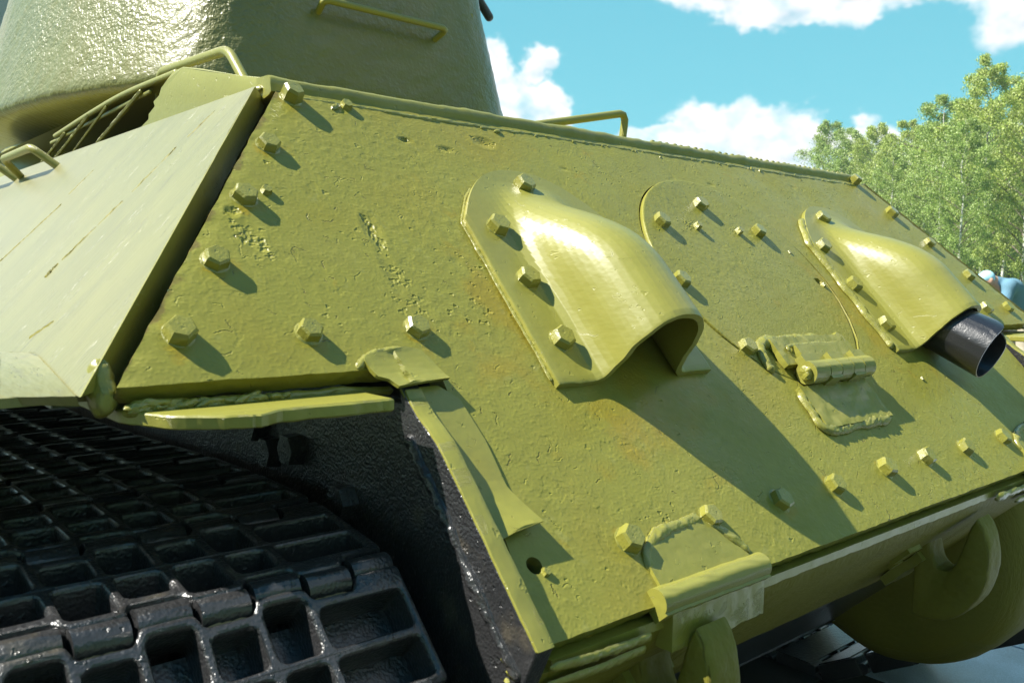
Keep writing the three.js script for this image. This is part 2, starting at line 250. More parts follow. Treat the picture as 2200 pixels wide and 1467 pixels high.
const M = {
  plate: new THREE.MeshPhysicalMaterial({ map: plateMap, bumpMap: plateBump, bumpScale: .008, roughness: .68, roughnessMap: plateRough, specularIntensity: .75, clearcoat: .06, clearcoatRoughness: .35 }),
  paint: new THREE.MeshPhysicalMaterial({ map: paintMap, bumpMap: paintBump, bumpScale: .006, roughness: .40, clearcoat: .3, clearcoatRoughness: .28 }),
  gloss: new THREE.MeshPhysicalMaterial({ map: paintMap, bumpMap: paintBump, bumpScale: .0045, roughness: .44, clearcoat: .45, clearcoatRoughness: .36 }),
  side: new THREE.MeshPhysicalMaterial({ map: sideMap, bumpMap: (() => { const t = paintBump.clone(); t.repeat.set(3.2, .7); return t; })(), bumpScale: .014, roughness: .42, clearcoat: .85, clearcoatRoughness: .36 }),
  cast: new THREE.MeshPhysicalMaterial({ map: paintMap, color: new THREE.Color().setRGB(.60, .60, .55), bumpMap: castBump, bumpScale: .018, roughness: .42, clearcoat: .62, clearcoatRoughness: .27 }),
  weld: new THREE.MeshPhysicalMaterial({ map: paintMap, bumpMap: blackBump, bumpScale: .004, roughness: .35, clearcoat: .5, clearcoatRoughness: .25 }),
  under: new THREE.MeshPhysicalMaterial({ map: paintMap, color: new THREE.Color().setRGB(.74, .70, .52), bumpMap: castBump, bumpScale: .007, roughness: .62, specularIntensity: .6 }),
  black: new THREE.MeshPhysicalMaterial({ map: blackMap, bumpMap: blackBump, bumpScale: .012, roughness: .34, clearcoat: .5, clearcoatRoughness: .2 }),
  pipe: new THREE.MeshPhysicalMaterial({ color: new THREE.Color().setRGB(.009, .0095, .013), bumpMap: blackBump, bumpScale: .003, roughness: .36, clearcoat: .5, clearcoatRoughness: .2 }),
};

// ------------------------------------------------------------------ ground
{
  const n = 512, a = new Uint8Array(n * n * 4); for (let y = 0; y < n; y++) for (let x = 0; x < n; x++) { const u = x / n, v = y / n, k = 1 + .5 * wrapN(u, v, 1, 6, 3, 4) + .5 * wrapN(u, v, 1, 70, 1, 2), w = ss(wrapN(u, v, 1, 4, 8, 3), -.1, .3), o = 4 * (y * n + x); a[o] = toS(lerp(.06, .12, w) * k); a[o + 1] = toS(lerp(.12, .15, w) * k); a[o + 2] = toS(.03 * k); a[o + 3] = 255; }
  const g = new THREE.PlaneGeometry(1600, 1600, 40, 40).rotateX(-Math.PI / 2); uvBox(g);
  struct('ground', g, new THREE.MeshStandardMaterial({ map: tex(a, n, n, { color: true, rep: .25 }), roughness: .95 }));
  const q = new Uint8Array(n * n * 4), rr = rng(3); for (let i = 0; i < n * n; i++) { const x = i % n, y = (i / n) | 0, k = 1 + .9 * wrapN(x / n, y / n, 1, 5, 3, 4) + .5 * (rr() - .5); q[4 * i] = toS(.40 * k); q[4 * i + 1] = toS(.45 * k); q[4 * i + 2] = toS(.53 * k); q[4 * i + 3] = 255; }
  const granite = new THREE.MeshPhysicalMaterial({ map: tex(q, n, n, { color: true, rep: 1 }), roughness: .34, clearcoat: .3, clearcoatRoughness: .2 });
  const darkStone = granite.clone(); darkStone.color.setRGB(.11, .10, .08); darkStone.roughness = .7; darkStone.clearcoat = 0;
  const pav = struct('pavement', box(15, .03, 13, 0.5, .015, -2), new THREE.MeshStandardMaterial({ color: new THREE.Color().setRGB(.045, .045, .045), roughness: .9 }));
  const sg = [0, 1, 2].map((k) => { const b = new RoundedBoxGeometry(.594, .03, .594, 2, .006); b.translate(0, 0, 0); const c = uvBox(b.index ? b.toNonIndexed() : b), uv = c.attributes.uv; for (let i = 0; i < uv.count; i++) uv.setXY(i, uv.getX(i) + k * .37, uv.getY(i) + k * .61); return c; });
  const rs = rng(21);
  for (let i = 0; i < 14; i++) for (let j = 0; j < 15; j++) { const x = -2.2 + i * .6, z = -5.8 + j * .6; const s = mesh('paving_slab', sg[(i * 7 + j * 5) % 3], x < 1.3 ? darkStone : granite, pav); s.position.set(x, .034 + .003 * rs(), z); s.rotation.set((rs() - .5) * .004, 0, (rs() - .5) * .004); }
}

// ------------------------------------------------------------------ the tank
const tank = thing('tank', 'olive green armoured tank seen from behind, with round turret and black tracks', 'tank', [0, 0, 0]);
const TH = R(42.841);
const onHull = (name, geo, mat, parent = tank, label) => mesh(name, geo, mat, parent, label);                    // geometry in hull axes (metres from the plate's top edge) moved up by HT
const up = (g) => g.translate(0, HT, 0);
function inPlate(m) { m.position.set(0, HT, 0); m.rotation.x = -TH; return m; }
// outline of the rear plate
const wTop = (v) => lerp(.884, 1.213, v / .507), VS = .519;
const gouges = [[-.836, .285, .014, .03, .0022], [-.84, .36, .011, .045, .0012], [-1.03, .265, .009, .009, .003], [-1.018, .31, .014, .03, .0014], [-.689, .077, .014, .006, .0035], [-.612, .087, .016, .006, .0025], [-.515, .055, .022, .013, .003], [-.35, .1, .012, .004, .002], [.1, .09, .014, .005, .002], [.46, .06, .012, .005, .002], [-.72, .34, .01, .02, .001]];
const HOLES = [[-.845, .797, .0105], [-.008, .362, .2668]];
const HC = [-.008, .362], HR = .262;
function plateH(u, v) {
  let h = .0016 * fbm(u * 5, v * 5, 1, 2) + .0001 * n3(u * 26, v * 26, 2);
  for (const [a, b, ru, rv, d] of gouges) { const x = (u - a) / ru, y = (v - b) / rv, q = x * x + y * y; if (q < 4) h += -d * Math.exp(-q * 1.4) * (1 + .6 * n3(u * 200, v * 200, 3)) + .25 * d * Math.exp(-(q - 1.7) * (q - 1.7) * 2.5); }
  h += .0004 * ss(fbm(u * 9, v * 9, 6, 3), .02, .2) * n3(u * 130, v * 130, 5);
  const e = .006; const side = v < VS ? wTop(v) - Math.abs(u) : 9; if (side < .02) h += (.002 * n3(v * 50, u, 9) - .001) * (1 - side / .02);
  return h;
}
{
  const colsL = 92, colsM = 470, rowsU = 138, rowsL = 96, pos = [], uvs = [], idx = [], T = .026;
  const rowV = []; for (let j = 0; j <= rowsU; j++) rowV.push(VS * j / rowsU); for (let j = 1; j <= rowsL; j++) rowV.push(lerp(VS, .882, j / rowsL));
  const nC = colsL * 2 + colsM, at = [], left = (v) => -lerp(.842, .8785, clamp((v - VS) / .36, 0, 1)) + .0015 * n3(v * 40, 0, 3), right = (v) => (v > .84 ? .43 - Math.pow((v - .84) / .045, 2) * .03 + .44 * ss(v, 0, 0) : .875);
  const rEdge = (v) => .875;
  for (let j = 0; j < rowV.length; j++) {
    at.push([]);
    for (let i = 0; i <= nC; i++) {
      const v0 = rowV[j]; let u, v = v0;
      const w = wTop(Math.min(v0, VS)) + .0022 * n3(v0 * 45, 3, 1) * ss(v0, 0, .05);
      if (i < colsL) u = lerp(-w, left(v0), i / colsL); else if (i <= colsL + colsM) u = lerp(left(v0), rEdge(v0), (i - colsL) / colsM); else u = lerp(rEdge(v0), w, (i - colsL - colsM) / colsL);
      if (v0 > VS && (i < colsL || i > colsL + colsM)) { at[j].push(-1); continue; }
      if (j === rowV.length - 1) v += .0022 * fbm(u * 30, 2, 2, 3) - .004 * ss(u, -.74, -.72) * 0;
      if (j === rowsU && (i < colsL || i > colsL + colsM)) v += .003 * fbm(u * 25, 5, 2, 3);
      for (const [a, b, r] of HOLES) { const dd = Math.hypot(u - a, v - b); if (dd < r + .0028 && dd > Math.max(r * .35, r - .0036)) { u = a + (u - a) / dd * r; v = b + (v - b) / dd * r; } }
      at[j].push(pos.length / 3); pos.push(u, -v, plateH(u, v)); uvs.push((u - PU) / PW, (v - PV) / PH);
    }
  }
  const inHole = (q) => HOLES.some(([a, b, r]) => { let x = 0, y = 0; for (const k of q) { x += pos[3 * k] / 4; y -= pos[3 * k + 1] / 4; } return Math.hypot(x - a, y - b) < r - .0009; });
  for (let j = 0; j + 1 < rowV.length; j++) for (let i = 0; i < nC; i++) { const q = [at[j][i], at[j][i + 1], at[j + 1][i + 1], at[j + 1][i]]; if (q.includes(-1) || inHole(q)) continue; idx.push(q[0], q[2], q[1], q[0], q[3], q[2]); }
  const g = new THREE.BufferGeometry(); g.setAttribute('position', new THREE.Float32BufferAttribute(pos, 3)); g.setAttribute('uv', new THREE.Float32BufferAttribute(uvs, 2)); g.setIndex(idx); g.computeVertexNormals();
  // the edges: a wall of the plate's thickness along its outline, and its back
  const ring = [], R0 = rowV.length - 1, a = colsL, b = colsL + colsM;
  for (let i = 0; i <= nC; i++) ring.push(at[0][i]); for (let j = 1; j <= rowsU; j++) ring.push(at[j][nC]); for (let i = nC - 1; i >= b; i--) ring.push(at[rowsU][i]); for (let j = rowsU + 1; j <= R0; j++) ring.push(at[j][b]);
  for (let i = b - 1; i >= a; i--) ring.push(at[R0][i]); for (let j = R0 - 1; j >= rowsU; j--) ring.push(at[j][a]); for (let i = a - 1; i >= 0; i--) ring.push(at[rowsU][i]); for (let j = rowsU - 1; j > 0; j--) ring.push(at[j][0]);
  const wp = [], wi = [], K = 5;
  for (const k of ring) for (let s = 0; s < K; s++) { const q = s / (K - 1), x = pos[3 * k], y = pos[3 * k + 1]; const e = s === 0 ? 0 : .0016; wp.push(x + .0016 * n3(x * 70, y * 70, s * 3.1) * (s > 0) - Math.sign(x) * e * 0, y + .0018 * n3(x * 60 + 5, y * 60, s * 2.3) * (s > 0), pos[3 * k + 2] - T * q); }
  for (let k = 0; k < ring.length; k++) for (let s = 0; s + 1 < K; s++) { const p = k * K + s, r = ((k + 1) % ring.length) * K + s; wi.push(p, r, r + 1, p, r + 1, p + 1); }
  const wg = new THREE.BufferGeometry(); wg.setAttribute('position', new THREE.Float32BufferAttribute(wp, 3)); wg.setIndex(wi); wg.computeVertexNormals();
  { const p = wg.attributes.position, uv = new Float32Array(p.count * 2); for (let i = 0; i < p.count; i++) { uv[2 * i] = (p.getX(i) + p.getZ(i) - PU) / PW; uv[2 * i + 1] = (-p.getY(i) + p.getZ(i) * .6 - PV) / PH; } wg.setAttribute('uv', new THREE.BufferAttribute(uv, 2)); }
  const list = [g, wg];
  for (const [x, y, r] of HOLES) { const c = new THREE.CylinderGeometry(r, r, .024, 28, 1, true).rotateX(Math.PI / 2).translate(x, -y, -.0122); list.push(c); }
  const back = slab([[-.875, .005], [.875, .005], [1.19, .51], [.865, .515], [.865, .875], [-.835, .875], [-.825, .515], [-1.19, .51]], -.032, -.0265);
  const plate = inPlate(mesh('rear_plate', merge(list), M.plate, tank));
  mesh('backing_sheet', back, M.black, plate);

  // hexagonal bolt heads
  const boltGeo = [0, 1, 2, 3].map((k) => {
    const r = rng(40 + k), hd = new THREE.CylinderGeometry(.0178, .0188, .0125, 6, 1).translate(0, .00625, 0), top = new THREE.CylinderGeometry(.0148, .0178, .0032, 6, 1).translate(0, .0141, 0), fil = new THREE.CylinderGeometry(.0180, .0208, .0016, 18, 1).translate(0, .0003, 0);
    let gg = merge([hd, top, fil]); gg = gg.toNonIndexed ? gg : gg; const p = gg.attributes.position;
    for (let i = 0; i < p.count; i++) { const x = p.getX(i), y = p.getY(i), z = p.getZ(i); const q = .0011; p.setXYZ(i, x + q * n3(x * 120 + k * 7, y * 120, z * 120), y + (y > .01 ? .0007 * n3(x * 25 + k, k * 3, z * 25) + .04 * (k - 1.5) * x : 0), z + q * n3(z * 120, x * 120 + k * 5, y * 120)); }
    return uvBox(toCreasedNormals(gg.rotateX(Math.PI / 2), .55));
  });
  globalThis.bolt = null;
  var addBolt = (parent, u, v, h, k, s = 1, tall = 1) => { const m = mesh('bolt', boltGeo[k % 4], M.weld, parent); m.position.set(u, -v, h); m.rotation.z = (k * 2.399) % 6.28; m.scale.set(s, s, s * tall); return m; };
  const B = BOLTS;
  B.forEach(([u, v], k) => addBolt(plate, u, v, 0, k, (k < 7 ? .90 : .95) + .06 * Math.sin(k * 3.3), 1 + (k === 0 || k === 7 ? .5 : .1 * Math.sin(k * 5))));
  // small broken studs and lumps
  const stud = rough(new THREE.CylinderGeometry(.006, .008, .007, 7, 2).rotateX(Math.PI / 2).translate(0, 0, .0035), .0016, 140, 2);
  for (const [u, v, s] of [[-.972, .224, 1.1], [-.772, .014, 1.4], [.236, .383, .8], [-.835, .808, .8], [.2, .29, .7], [.03, .7, .7], [.33, .64, .6]]) { const m = mesh('stud', stud, M.weld, plate); m.position.set(u, -v, -.0006); m.scale.setScalar(s); }
  const crumbs = []; { const r = rng(9); for (let i = 0; i < 46; i++) { const u = lerp(-.82, .82, Math.pow(r(), .8)), s = .002 + .007 * r() * r() * r(); crumbs.push(new THREE.IcosahedronGeometry(s, 1).scale(1.7, .8, .7).rotateZ(r() * .8).translate(u, -.010 - .016 * r() * r() * r(), .0002)); } }
  mesh('weld_spatter', rough(merge(crumbs), .0012, 160, 3), M.weld, plate);
  mesh('weld_bead', bead([[-.86, -.0085, -.001], [-.6, -.0105, -.0005], [-.3, -.0085, -.001], [-.02, -.0085, -.0005], [.3, -.0085, -.001], [.55, -.0105, -.0005], [.84, -.010, -.001]], .0042, 3, .0085, .7), M.weld, plate);
  // ragged weld along the edge above the left ledge and the ledge's own weld
  mesh('edge_weld', merge([bead([[-1.195, -.527, -.024], [-1.1, -.530, -.024], [-1.0, -.531, -.025], [-.9, -.533, -.025]], .006, 13, .011, .9, [0, -.7, .6]), (() => { const r = rng(15), L = []; for (let i = 0; i < 64; i++) { const t = Math.pow(r(), 2.0) * .8; L.push(new THREE.IcosahedronGeometry(.003 + .0055 * r() * (1 - t * .6), 2).scale(2.0, .7, .9).rotateZ(r() * .7 - .3).translate(-1.2 + .22 * t, -.5335 + .007 * (r() - .5), -.019 + .008 * (r() - .5))); } return rough(merge(L), .0026, 130, 4); })()]), M.weld, plate);

  // patch and bent strip of sheet over the lower left edge
  const patch = dense([[-.945, .507], [-.93, .499], [-.882, .494], [-.862, .499], [-.852, .52], [-.845, .551], [-.88, .553], [-.921, .556], [-.926, .541], [-.938, .535]], .001, .006, .003, (u, v) => .0018 * fbm(u * 40, v * 40, 4, 3) + .010 * Math.pow(clamp((v - .515) / .042, 0, 1), 2) + .003 * ss(u, -.9, -.92));
  mesh('patch_plate', patch, M.paint, plate);
  mesh('patch_weld', bead([[-.955, -.516, .001], [-.943, -.506, .002], [-.925, -.4965, .001], [-.89, -.4935, .0], [-.862, -.497, 0], [-.85, -.52, 0]], .0062, 23, .006, .7), M.weld, plate);
  const strip = dense([[-.912, .552], [-.858, .552], [-.836, .574], [-.829, .636], [-.832, .70], [-.817, .757], [-.85, .7585], [-.886, .764], [-.905, .757], [-.904, .65]], .0006, .0036, .004, (u, v) => .0015 * fbm(u * 18, v * 18, 9, 3) + .013 * Math.pow(clamp((v - .69) / .07, 0, 1), 1.7) * ss(u, -.9, -.84) + .002 * ss(v, .70, .764));
  mesh('bent_strip', strip, M.paint, plate);

  // circular hatch: a disc a little proud of the plate inside a narrow gap
  const hp = [], hu = [], hi = [], NR = 84, NA = 420;
  const hh = (u, v) => .0026 - .0066 * clamp(((u - HC[0]) * .45 + (v - HC[1]) * .89) / HR, -1, 1) + plateH(u, v) - (Math.hypot(u - .228, v - .373) < .0085 ? .014 : 0);
  for (let i = 0; i <= NR; i++) for (let k = 0; k <= NA; k++) { const r = HR * i / NR, t = k / NA * Math.PI * 2, u = HC[0] + r * Math.cos(t), v = HC[1] + r * Math.sin(t); hp.push(u, -v, hh(u, v)); hu.push((u - PU) / PW + .003, (v - PV) / PH + .004); }
  for (let s = 1; s <= 3; s++) for (let k = 0; k <= NA; k++) { const t = k / NA * Math.PI * 2, rr = HR + [0, .0012, .0016, .001][s], u = HC[0] + rr * Math.cos(t), v = HC[1] + rr * Math.sin(t); hp.push(u, -v, hh(u, v) - [0, .0014, .005, .018][s]); hu.push((u - PU) / PW, (v - PV) / PH); }
  for (let i = 0; i < NR + 3; i++) for (let k = 0; k < NA; k++) { const q = i * (NA + 1) + k; hi.push(q, q + NA + 1, q + NA + 2, q, q + NA + 2, q + 1); }
  const hg = new THREE.BufferGeometry(); hg.setAttribute('position', new THREE.Float32BufferAttribute(hp, 3)); hg.setAttribute('uv', new THREE.Float32BufferAttribute(hu, 2)); hg.setIndex(hi); hg.computeVertexNormals();
  const hatch = inPlate(mesh('hatch', hg, M.plate, tank, 'round access hatch with a hinge at its lower edge'));
  [[-.188, .232], [-.019, .173], [.127, .238], [-.249, .379], [-.192, .531], [.115, .53]].forEach(([u, v], k) => addBolt(hatch, u, v, hh(u, v) - .001, k + 5, .94, 1.05));
  for (const [u, v] of [[-.082, .238], [.053, .243]]) { const m = mesh('stud', stud, M.weld, hatch); m.position.set(u, -v, hh(u, v)); m.scale.set(1.2, 1.2, 1.6); }
    // the hinge
  const lower = rough(gridBox(.225, .085, .014, .006, -.022, -.668, .003), .0022, 55, 4), upper = rough(gridBox(.245, .06, .012, .006, -.005, -.552, .008), .0025, 50, 5), leaf = rough(gridBox(.185, .05, .012, .006, .01, -.572, .018), .0012, 40, 6);
  const hinge = mesh('hinge', leaf, M.paint, hatch);
  mesh('hinge_leaf', upper, M.paint, hatch); mesh('hinge_leaf', lower, M.paint, hatch);
  const ku = [-.108, -.060, -.020, .022, .062, .104];
  for (let k = 0; k < 5; k++) {
    const a = ku[k] + .0012, b = ku[k + 1] - .0012, up2 = k % 2 === 0;
    const barrel = new THREE.CylinderGeometry(.0205, .0205, b - a, 26, 3).rotateZ(Math.PI / 2).translate((a + b) / 2, -.607, .022);
    const web = up2 ? gridBox(b - a, .03, .016, .008, (a + b) / 2, -.59, .026) : gridBox(b - a, .016, .038, .008, (a + b) / 2, -.622, .014);
    mesh('hinge_knuckle', rough(merge([barrel, web]), .0008, 70, k + 2), M.gloss, hatch);
  }
  mesh('hinge_pin', rough(new THREE.SphereGeometry(.012, 16, 10).scale(.6, 1, 1).translate(-.110, -.607, .022), .004, 120, 3), M.weld, hatch);
  mesh('hinge_weld', merge([bead([[-.165, -.588, .003], [-.163, -.55, .004], [-.15, -.528, .004], [-.1, -.521, .002], [0, -.521, .001], [.07, -.523, .001], [.105, -.545, .001]], .0115, 31, .008, .8), bead([[-.135, -.632, .004], [-.14, -.668, .005], [-.142, -.7, .004], [-.11, -.712, .003], [-.02, -.712, .003], [.06, -.712, .003], [.098, -.70, .002]], .0105, 33, .009, .8), bead([[-.1, -.556, .018], [-.094, -.545, .018], [0, -.544, .017], [.08, -.546, .016]], .005, 37, .007, .7)]), M.weld, hatch);

  // hinges along the plate's bottom edge
  for (const s of [0, 1]) {
    const x = s ? .585 : -.602, w = .212;
    const cyl = new THREE.CylinderGeometry(.0165, .0165, w, 22, 12).rotateZ(Math.PI / 2).translate(x, -.879, .004), skirt = gridBox(w - .025, .052, .026, .008).rotateX(TH).translate(x + .006, -.9035, -.021);
    const bh = inPlate(mesh('bottom_hinge', rough(merge([cyl, gridBox(w, .02, .022, .01, x, -.888, -.002)]), .0012, 45, 3 + s), M.gloss, tank));
    mesh('hinge_skirt', rough(skirt, .0022, 60, 4 + s), M.paint, bh);
    mesh('hinge_plate', dense([[x - .06, .80], [x + .045, .793], [x + .095, .86], [x + .1, .872], [x - .085, .872], [x - .085, .84]], -.002, .005, .004, (u, v) => .0016 * fbm(u * 40, v * 40, s, 3)), M.paint, bh);
    mesh('hinge_weld', merge([bead([[x - .083, -.845, .002], [x - .075, -.82, .003], [x - .045, -.803, .004], [x, -.797, .004], [x + .05, -.795, .003]], .0082, 51 + s, .008, .6), bead([[x + .058, -.797, .002], [x + .08, -.825, .004], [x + .1, -.86, .004]], .0095, 53 + s, .008, .7)]), M.weld, bh);
  }
}
// ------------------------------------------------------------------ exhaust covers and the pipe
{
  const S0 = .137, S1 = .572, T = .0115;
  const width = (s) => .168 * Math.min(1, Math.pow(clamp((s - S0) / .125, 0, 1), .42)) * (1 + .012 * n3(s * 24, 4, 2));
  const rise = (s) => .126 * Math.pow(.5 - .5 * Math.cos(Math.PI * Math.pow(clamp((s - .168) / .29, 0, 1), .86)), .95);
  const halfW = (s) => lerp(.060, .083, ss(s, .15, .31)) - .003 * ss(s, .38, .56);
  const NU = 170, NS = 120;
  const section = (s) => {        // outline across the cover: flange, fillet, steep flank, rounded ridge
    const W = Math.max(.012, width(s)), w = Math.min(halfW(s), W * .62), h = rise(s), k = ss(s, .22, .40), f = Math.min(lerp(.030, .017, k), (W - w) * .7), half = [[-W, 0], [-lerp(W, w + f, .5), 0], [-(w + f), .0], [-(w + f * .42), lerp(.06, .035, k) * h], [-lerp(w * .95, w * .98, k), lerp(.22, .20, k) * h], [-lerp(.78, .90, k) * w, lerp(.49, .50, k) * h], [-lerp(.55, .72, k) * w, lerp(.75, .77, k) * h], [-lerp(.28, .42, k) * w, .94 * h], [0, h]];
    const P = [...half, ...half.slice(0, -1).reverse().map(([x, y]) => [-x, y])].map(([x, y]) => V3(x, y, 0)), c = new THREE.CatmullRomCurve3(P, false, 'centripetal'); c.arcLengthDivisions = 400; let Q = c.getSpacedPoints(NU); for (let n = 0; n < 6; n++) Q = Q.map((p, i) => (i === 0 || i === NU ? p : V3((Q[i - 1].x + 2 * p.x + Q[i + 1].x) / 4, (Q[i - 1].y + 2 * p.y + Q[i + 1].y) / 4, 0))); return Q;
  };
  const cover = (c, k) => {
    const out = [], inn = [], idx = [], ring = [];
    for (let j = 0; j <= NS; j++) {
      const s = lerp(S0, S1, Math.pow(j / NS, 1.2)), P = section(s), h0 = rise(s);
      for (let i = 0; i <= NU; i++) {
        const a = P[Math.max(0, i - 1)], b = P[Math.min(NU, i + 1)], l = Math.hypot(b.x - a.x, b.y - a.y) || 1, nx = -(b.y - a.y) / l, ny = (b.x - a.x) / l, p = P[i], dent = .0012 * fbm(p.x * 9 + k * 3, s * 9, p.y * 9, 2) + .0002 * n3(p.x * 60, s * 60 + k, p.y * 60), edge = (i === 0 || i === NU || j === NS) ? .0016 : 0;
        const v = s - .10 * p.y * Math.pow(j / NS, 5) + (j === NS ? .003 * fbm(p.x * 40, k, p.y * 40, 2) : 0);
        out.push(c + p.x + nx * dent, -v, T + p.y + ny * dent - edge); const on = p.y > .0025; inn.push(c + p.x - (on ? nx * T * .95 : 0), -v, on ? Math.max(.0005, T + p.y - ny * T * .95) : .0004);
      }
    }
    const Mv = (NU + 1) * (NS + 1), id = (t, i, j) => (t ? 0 : Mv) + j * (NU + 1) + i;
    for (let j = 0; j < NS; j++) for (let i = 0; i < NU; i++) idx.push(id(0, i, j), id(0, i + 1, j), id(0, i + 1, j + 1), id(0, i, j), id(0, i + 1, j + 1), id(0, i, j + 1), id(1, i, j), id(1, i + 1, j + 1), id(1, i + 1, j), id(1, i, j), id(1, i, j + 1), id(1, i + 1, j + 1));
    for (let i = 0; i <= NU; i++) ring.push([i, 0]); for (let j = 1; j <= NS; j++) ring.push([NU, j]); for (let i = NU - 1; i >= 0; i--) ring.push([i, NS]); for (let j = NS - 1; j > 0; j--) ring.push([0, j]);
    for (let q = 0; q < ring.length; q++) { const a = ring[q], b = ring[(q + 1) % ring.length]; idx.push(id(0, ...a), id(0, ...b), id(1, ...b), id(0, ...a), id(1, ...b), id(1, ...a)); }
    const g = new THREE.BufferGeometry(); g.setAttribute('position', new THREE.Float32BufferAttribute([...out, ...inn], 3)); g.setIndex(idx); return uvPlan(toCreasedNormals(g, .75));
  };
  [-.503, .475].forEach((c, k) => {
    const m = inPlate(mesh('exhaust_cover', cover(c, k), M.gloss, tank, k ? 'bulged exhaust cover with a black pipe end under it' : 'bulged exhaust cover with an empty open mouth'));
    const B = k ? [[.441, .182], [.332, .279], [.329, .394], [.329, .506]] : [[-.503, .175], [-.618, .278], [-.619, .385], [-.624, .5]];
    B.forEach(([u, v], i) => { addBolt(m, u, v, T - .0005, i + 2 * k, 1.02, 1); if (i) addBolt(m, 2 * c - u, v, T - .0005, i + 7, 1.02, 1); });
    const e = []; for (let s = S0 + .045; s <= S1; s += .02) e.push([c - width(s) - .001, -s, .003]);
    mesh('edge_weld', bead(e, k ? .0095 : .0034, 61 + k, k ? .0125 : .006, k ? .95 : .8), M.weld, m);
  });
  // sooty bore behind the left cover and pipe under the right one
  const bore = new THREE.CylinderGeometry(.062, .062, .09, 36, 1, true).rotateX(Math.PI / 2 - .5).translate(-.5, -.44, .03);
  inPlate(mesh('exhaust_port', uvBox(bore), M.pipe, tank));
  const ax = V3(.03, -.42, .91).normalize(), base = V3(.47, -.345, .365), L = .168, rr = .056, lathe = [];
  const gp = [], gi = [], NA = 48, NL = 10;
  for (const t of [0, 1]) for (let j = 0; j <= NL; j++) for (let i = 0; i <= NA; i++) { const a = i / NA * 2 * Math.PI, r = (t ? rr - .003 : rr) * (1 + .10 * Math.pow(j / NL, 1.5)) , notch = .05 * Math.pow(Math.max(0, Math.sin(a + .5)), 8); const l = (L - notch) * j / NL; gp.push(Math.cos(a) * r, Math.sin(a) * r, l); }
  const Mv = (NA + 1) * (NL + 1); for (let j = 0; j < NL; j++) for (let i = 0; i < NA; i++) { const q = j * (NA + 1) + i; gi.push(q, q + 1, q + NA + 2, q, q + NA + 2, q + NA + 1, Mv + q, Mv + q + NA + 2, Mv + q + 1, Mv + q, Mv + q + NA + 1, Mv + q + NA + 2); }
  for (let i = 0; i < NA; i++) { const q = NL * (NA + 1) + i; gi.push(q, q + 1, Mv + q + 1, q, Mv + q + 1, Mv + q); }
  const pg = new THREE.BufferGeometry(); pg.setAttribute('position', new THREE.Float32BufferAttribute(gp, 3)); pg.setIndex(gi); const pg2 = uvBox(toCreasedNormals(pg, .8));
  const pm = mesh('exhaust_pipe', pg2, M.pipe, tank, 'black exhaust pipe end with a cut-away rim'); pm.position.set(base.x, base.y + HT, base.z); pm.quaternion.setFromUnitVectors(V3(0, 0, 1), ax);
}
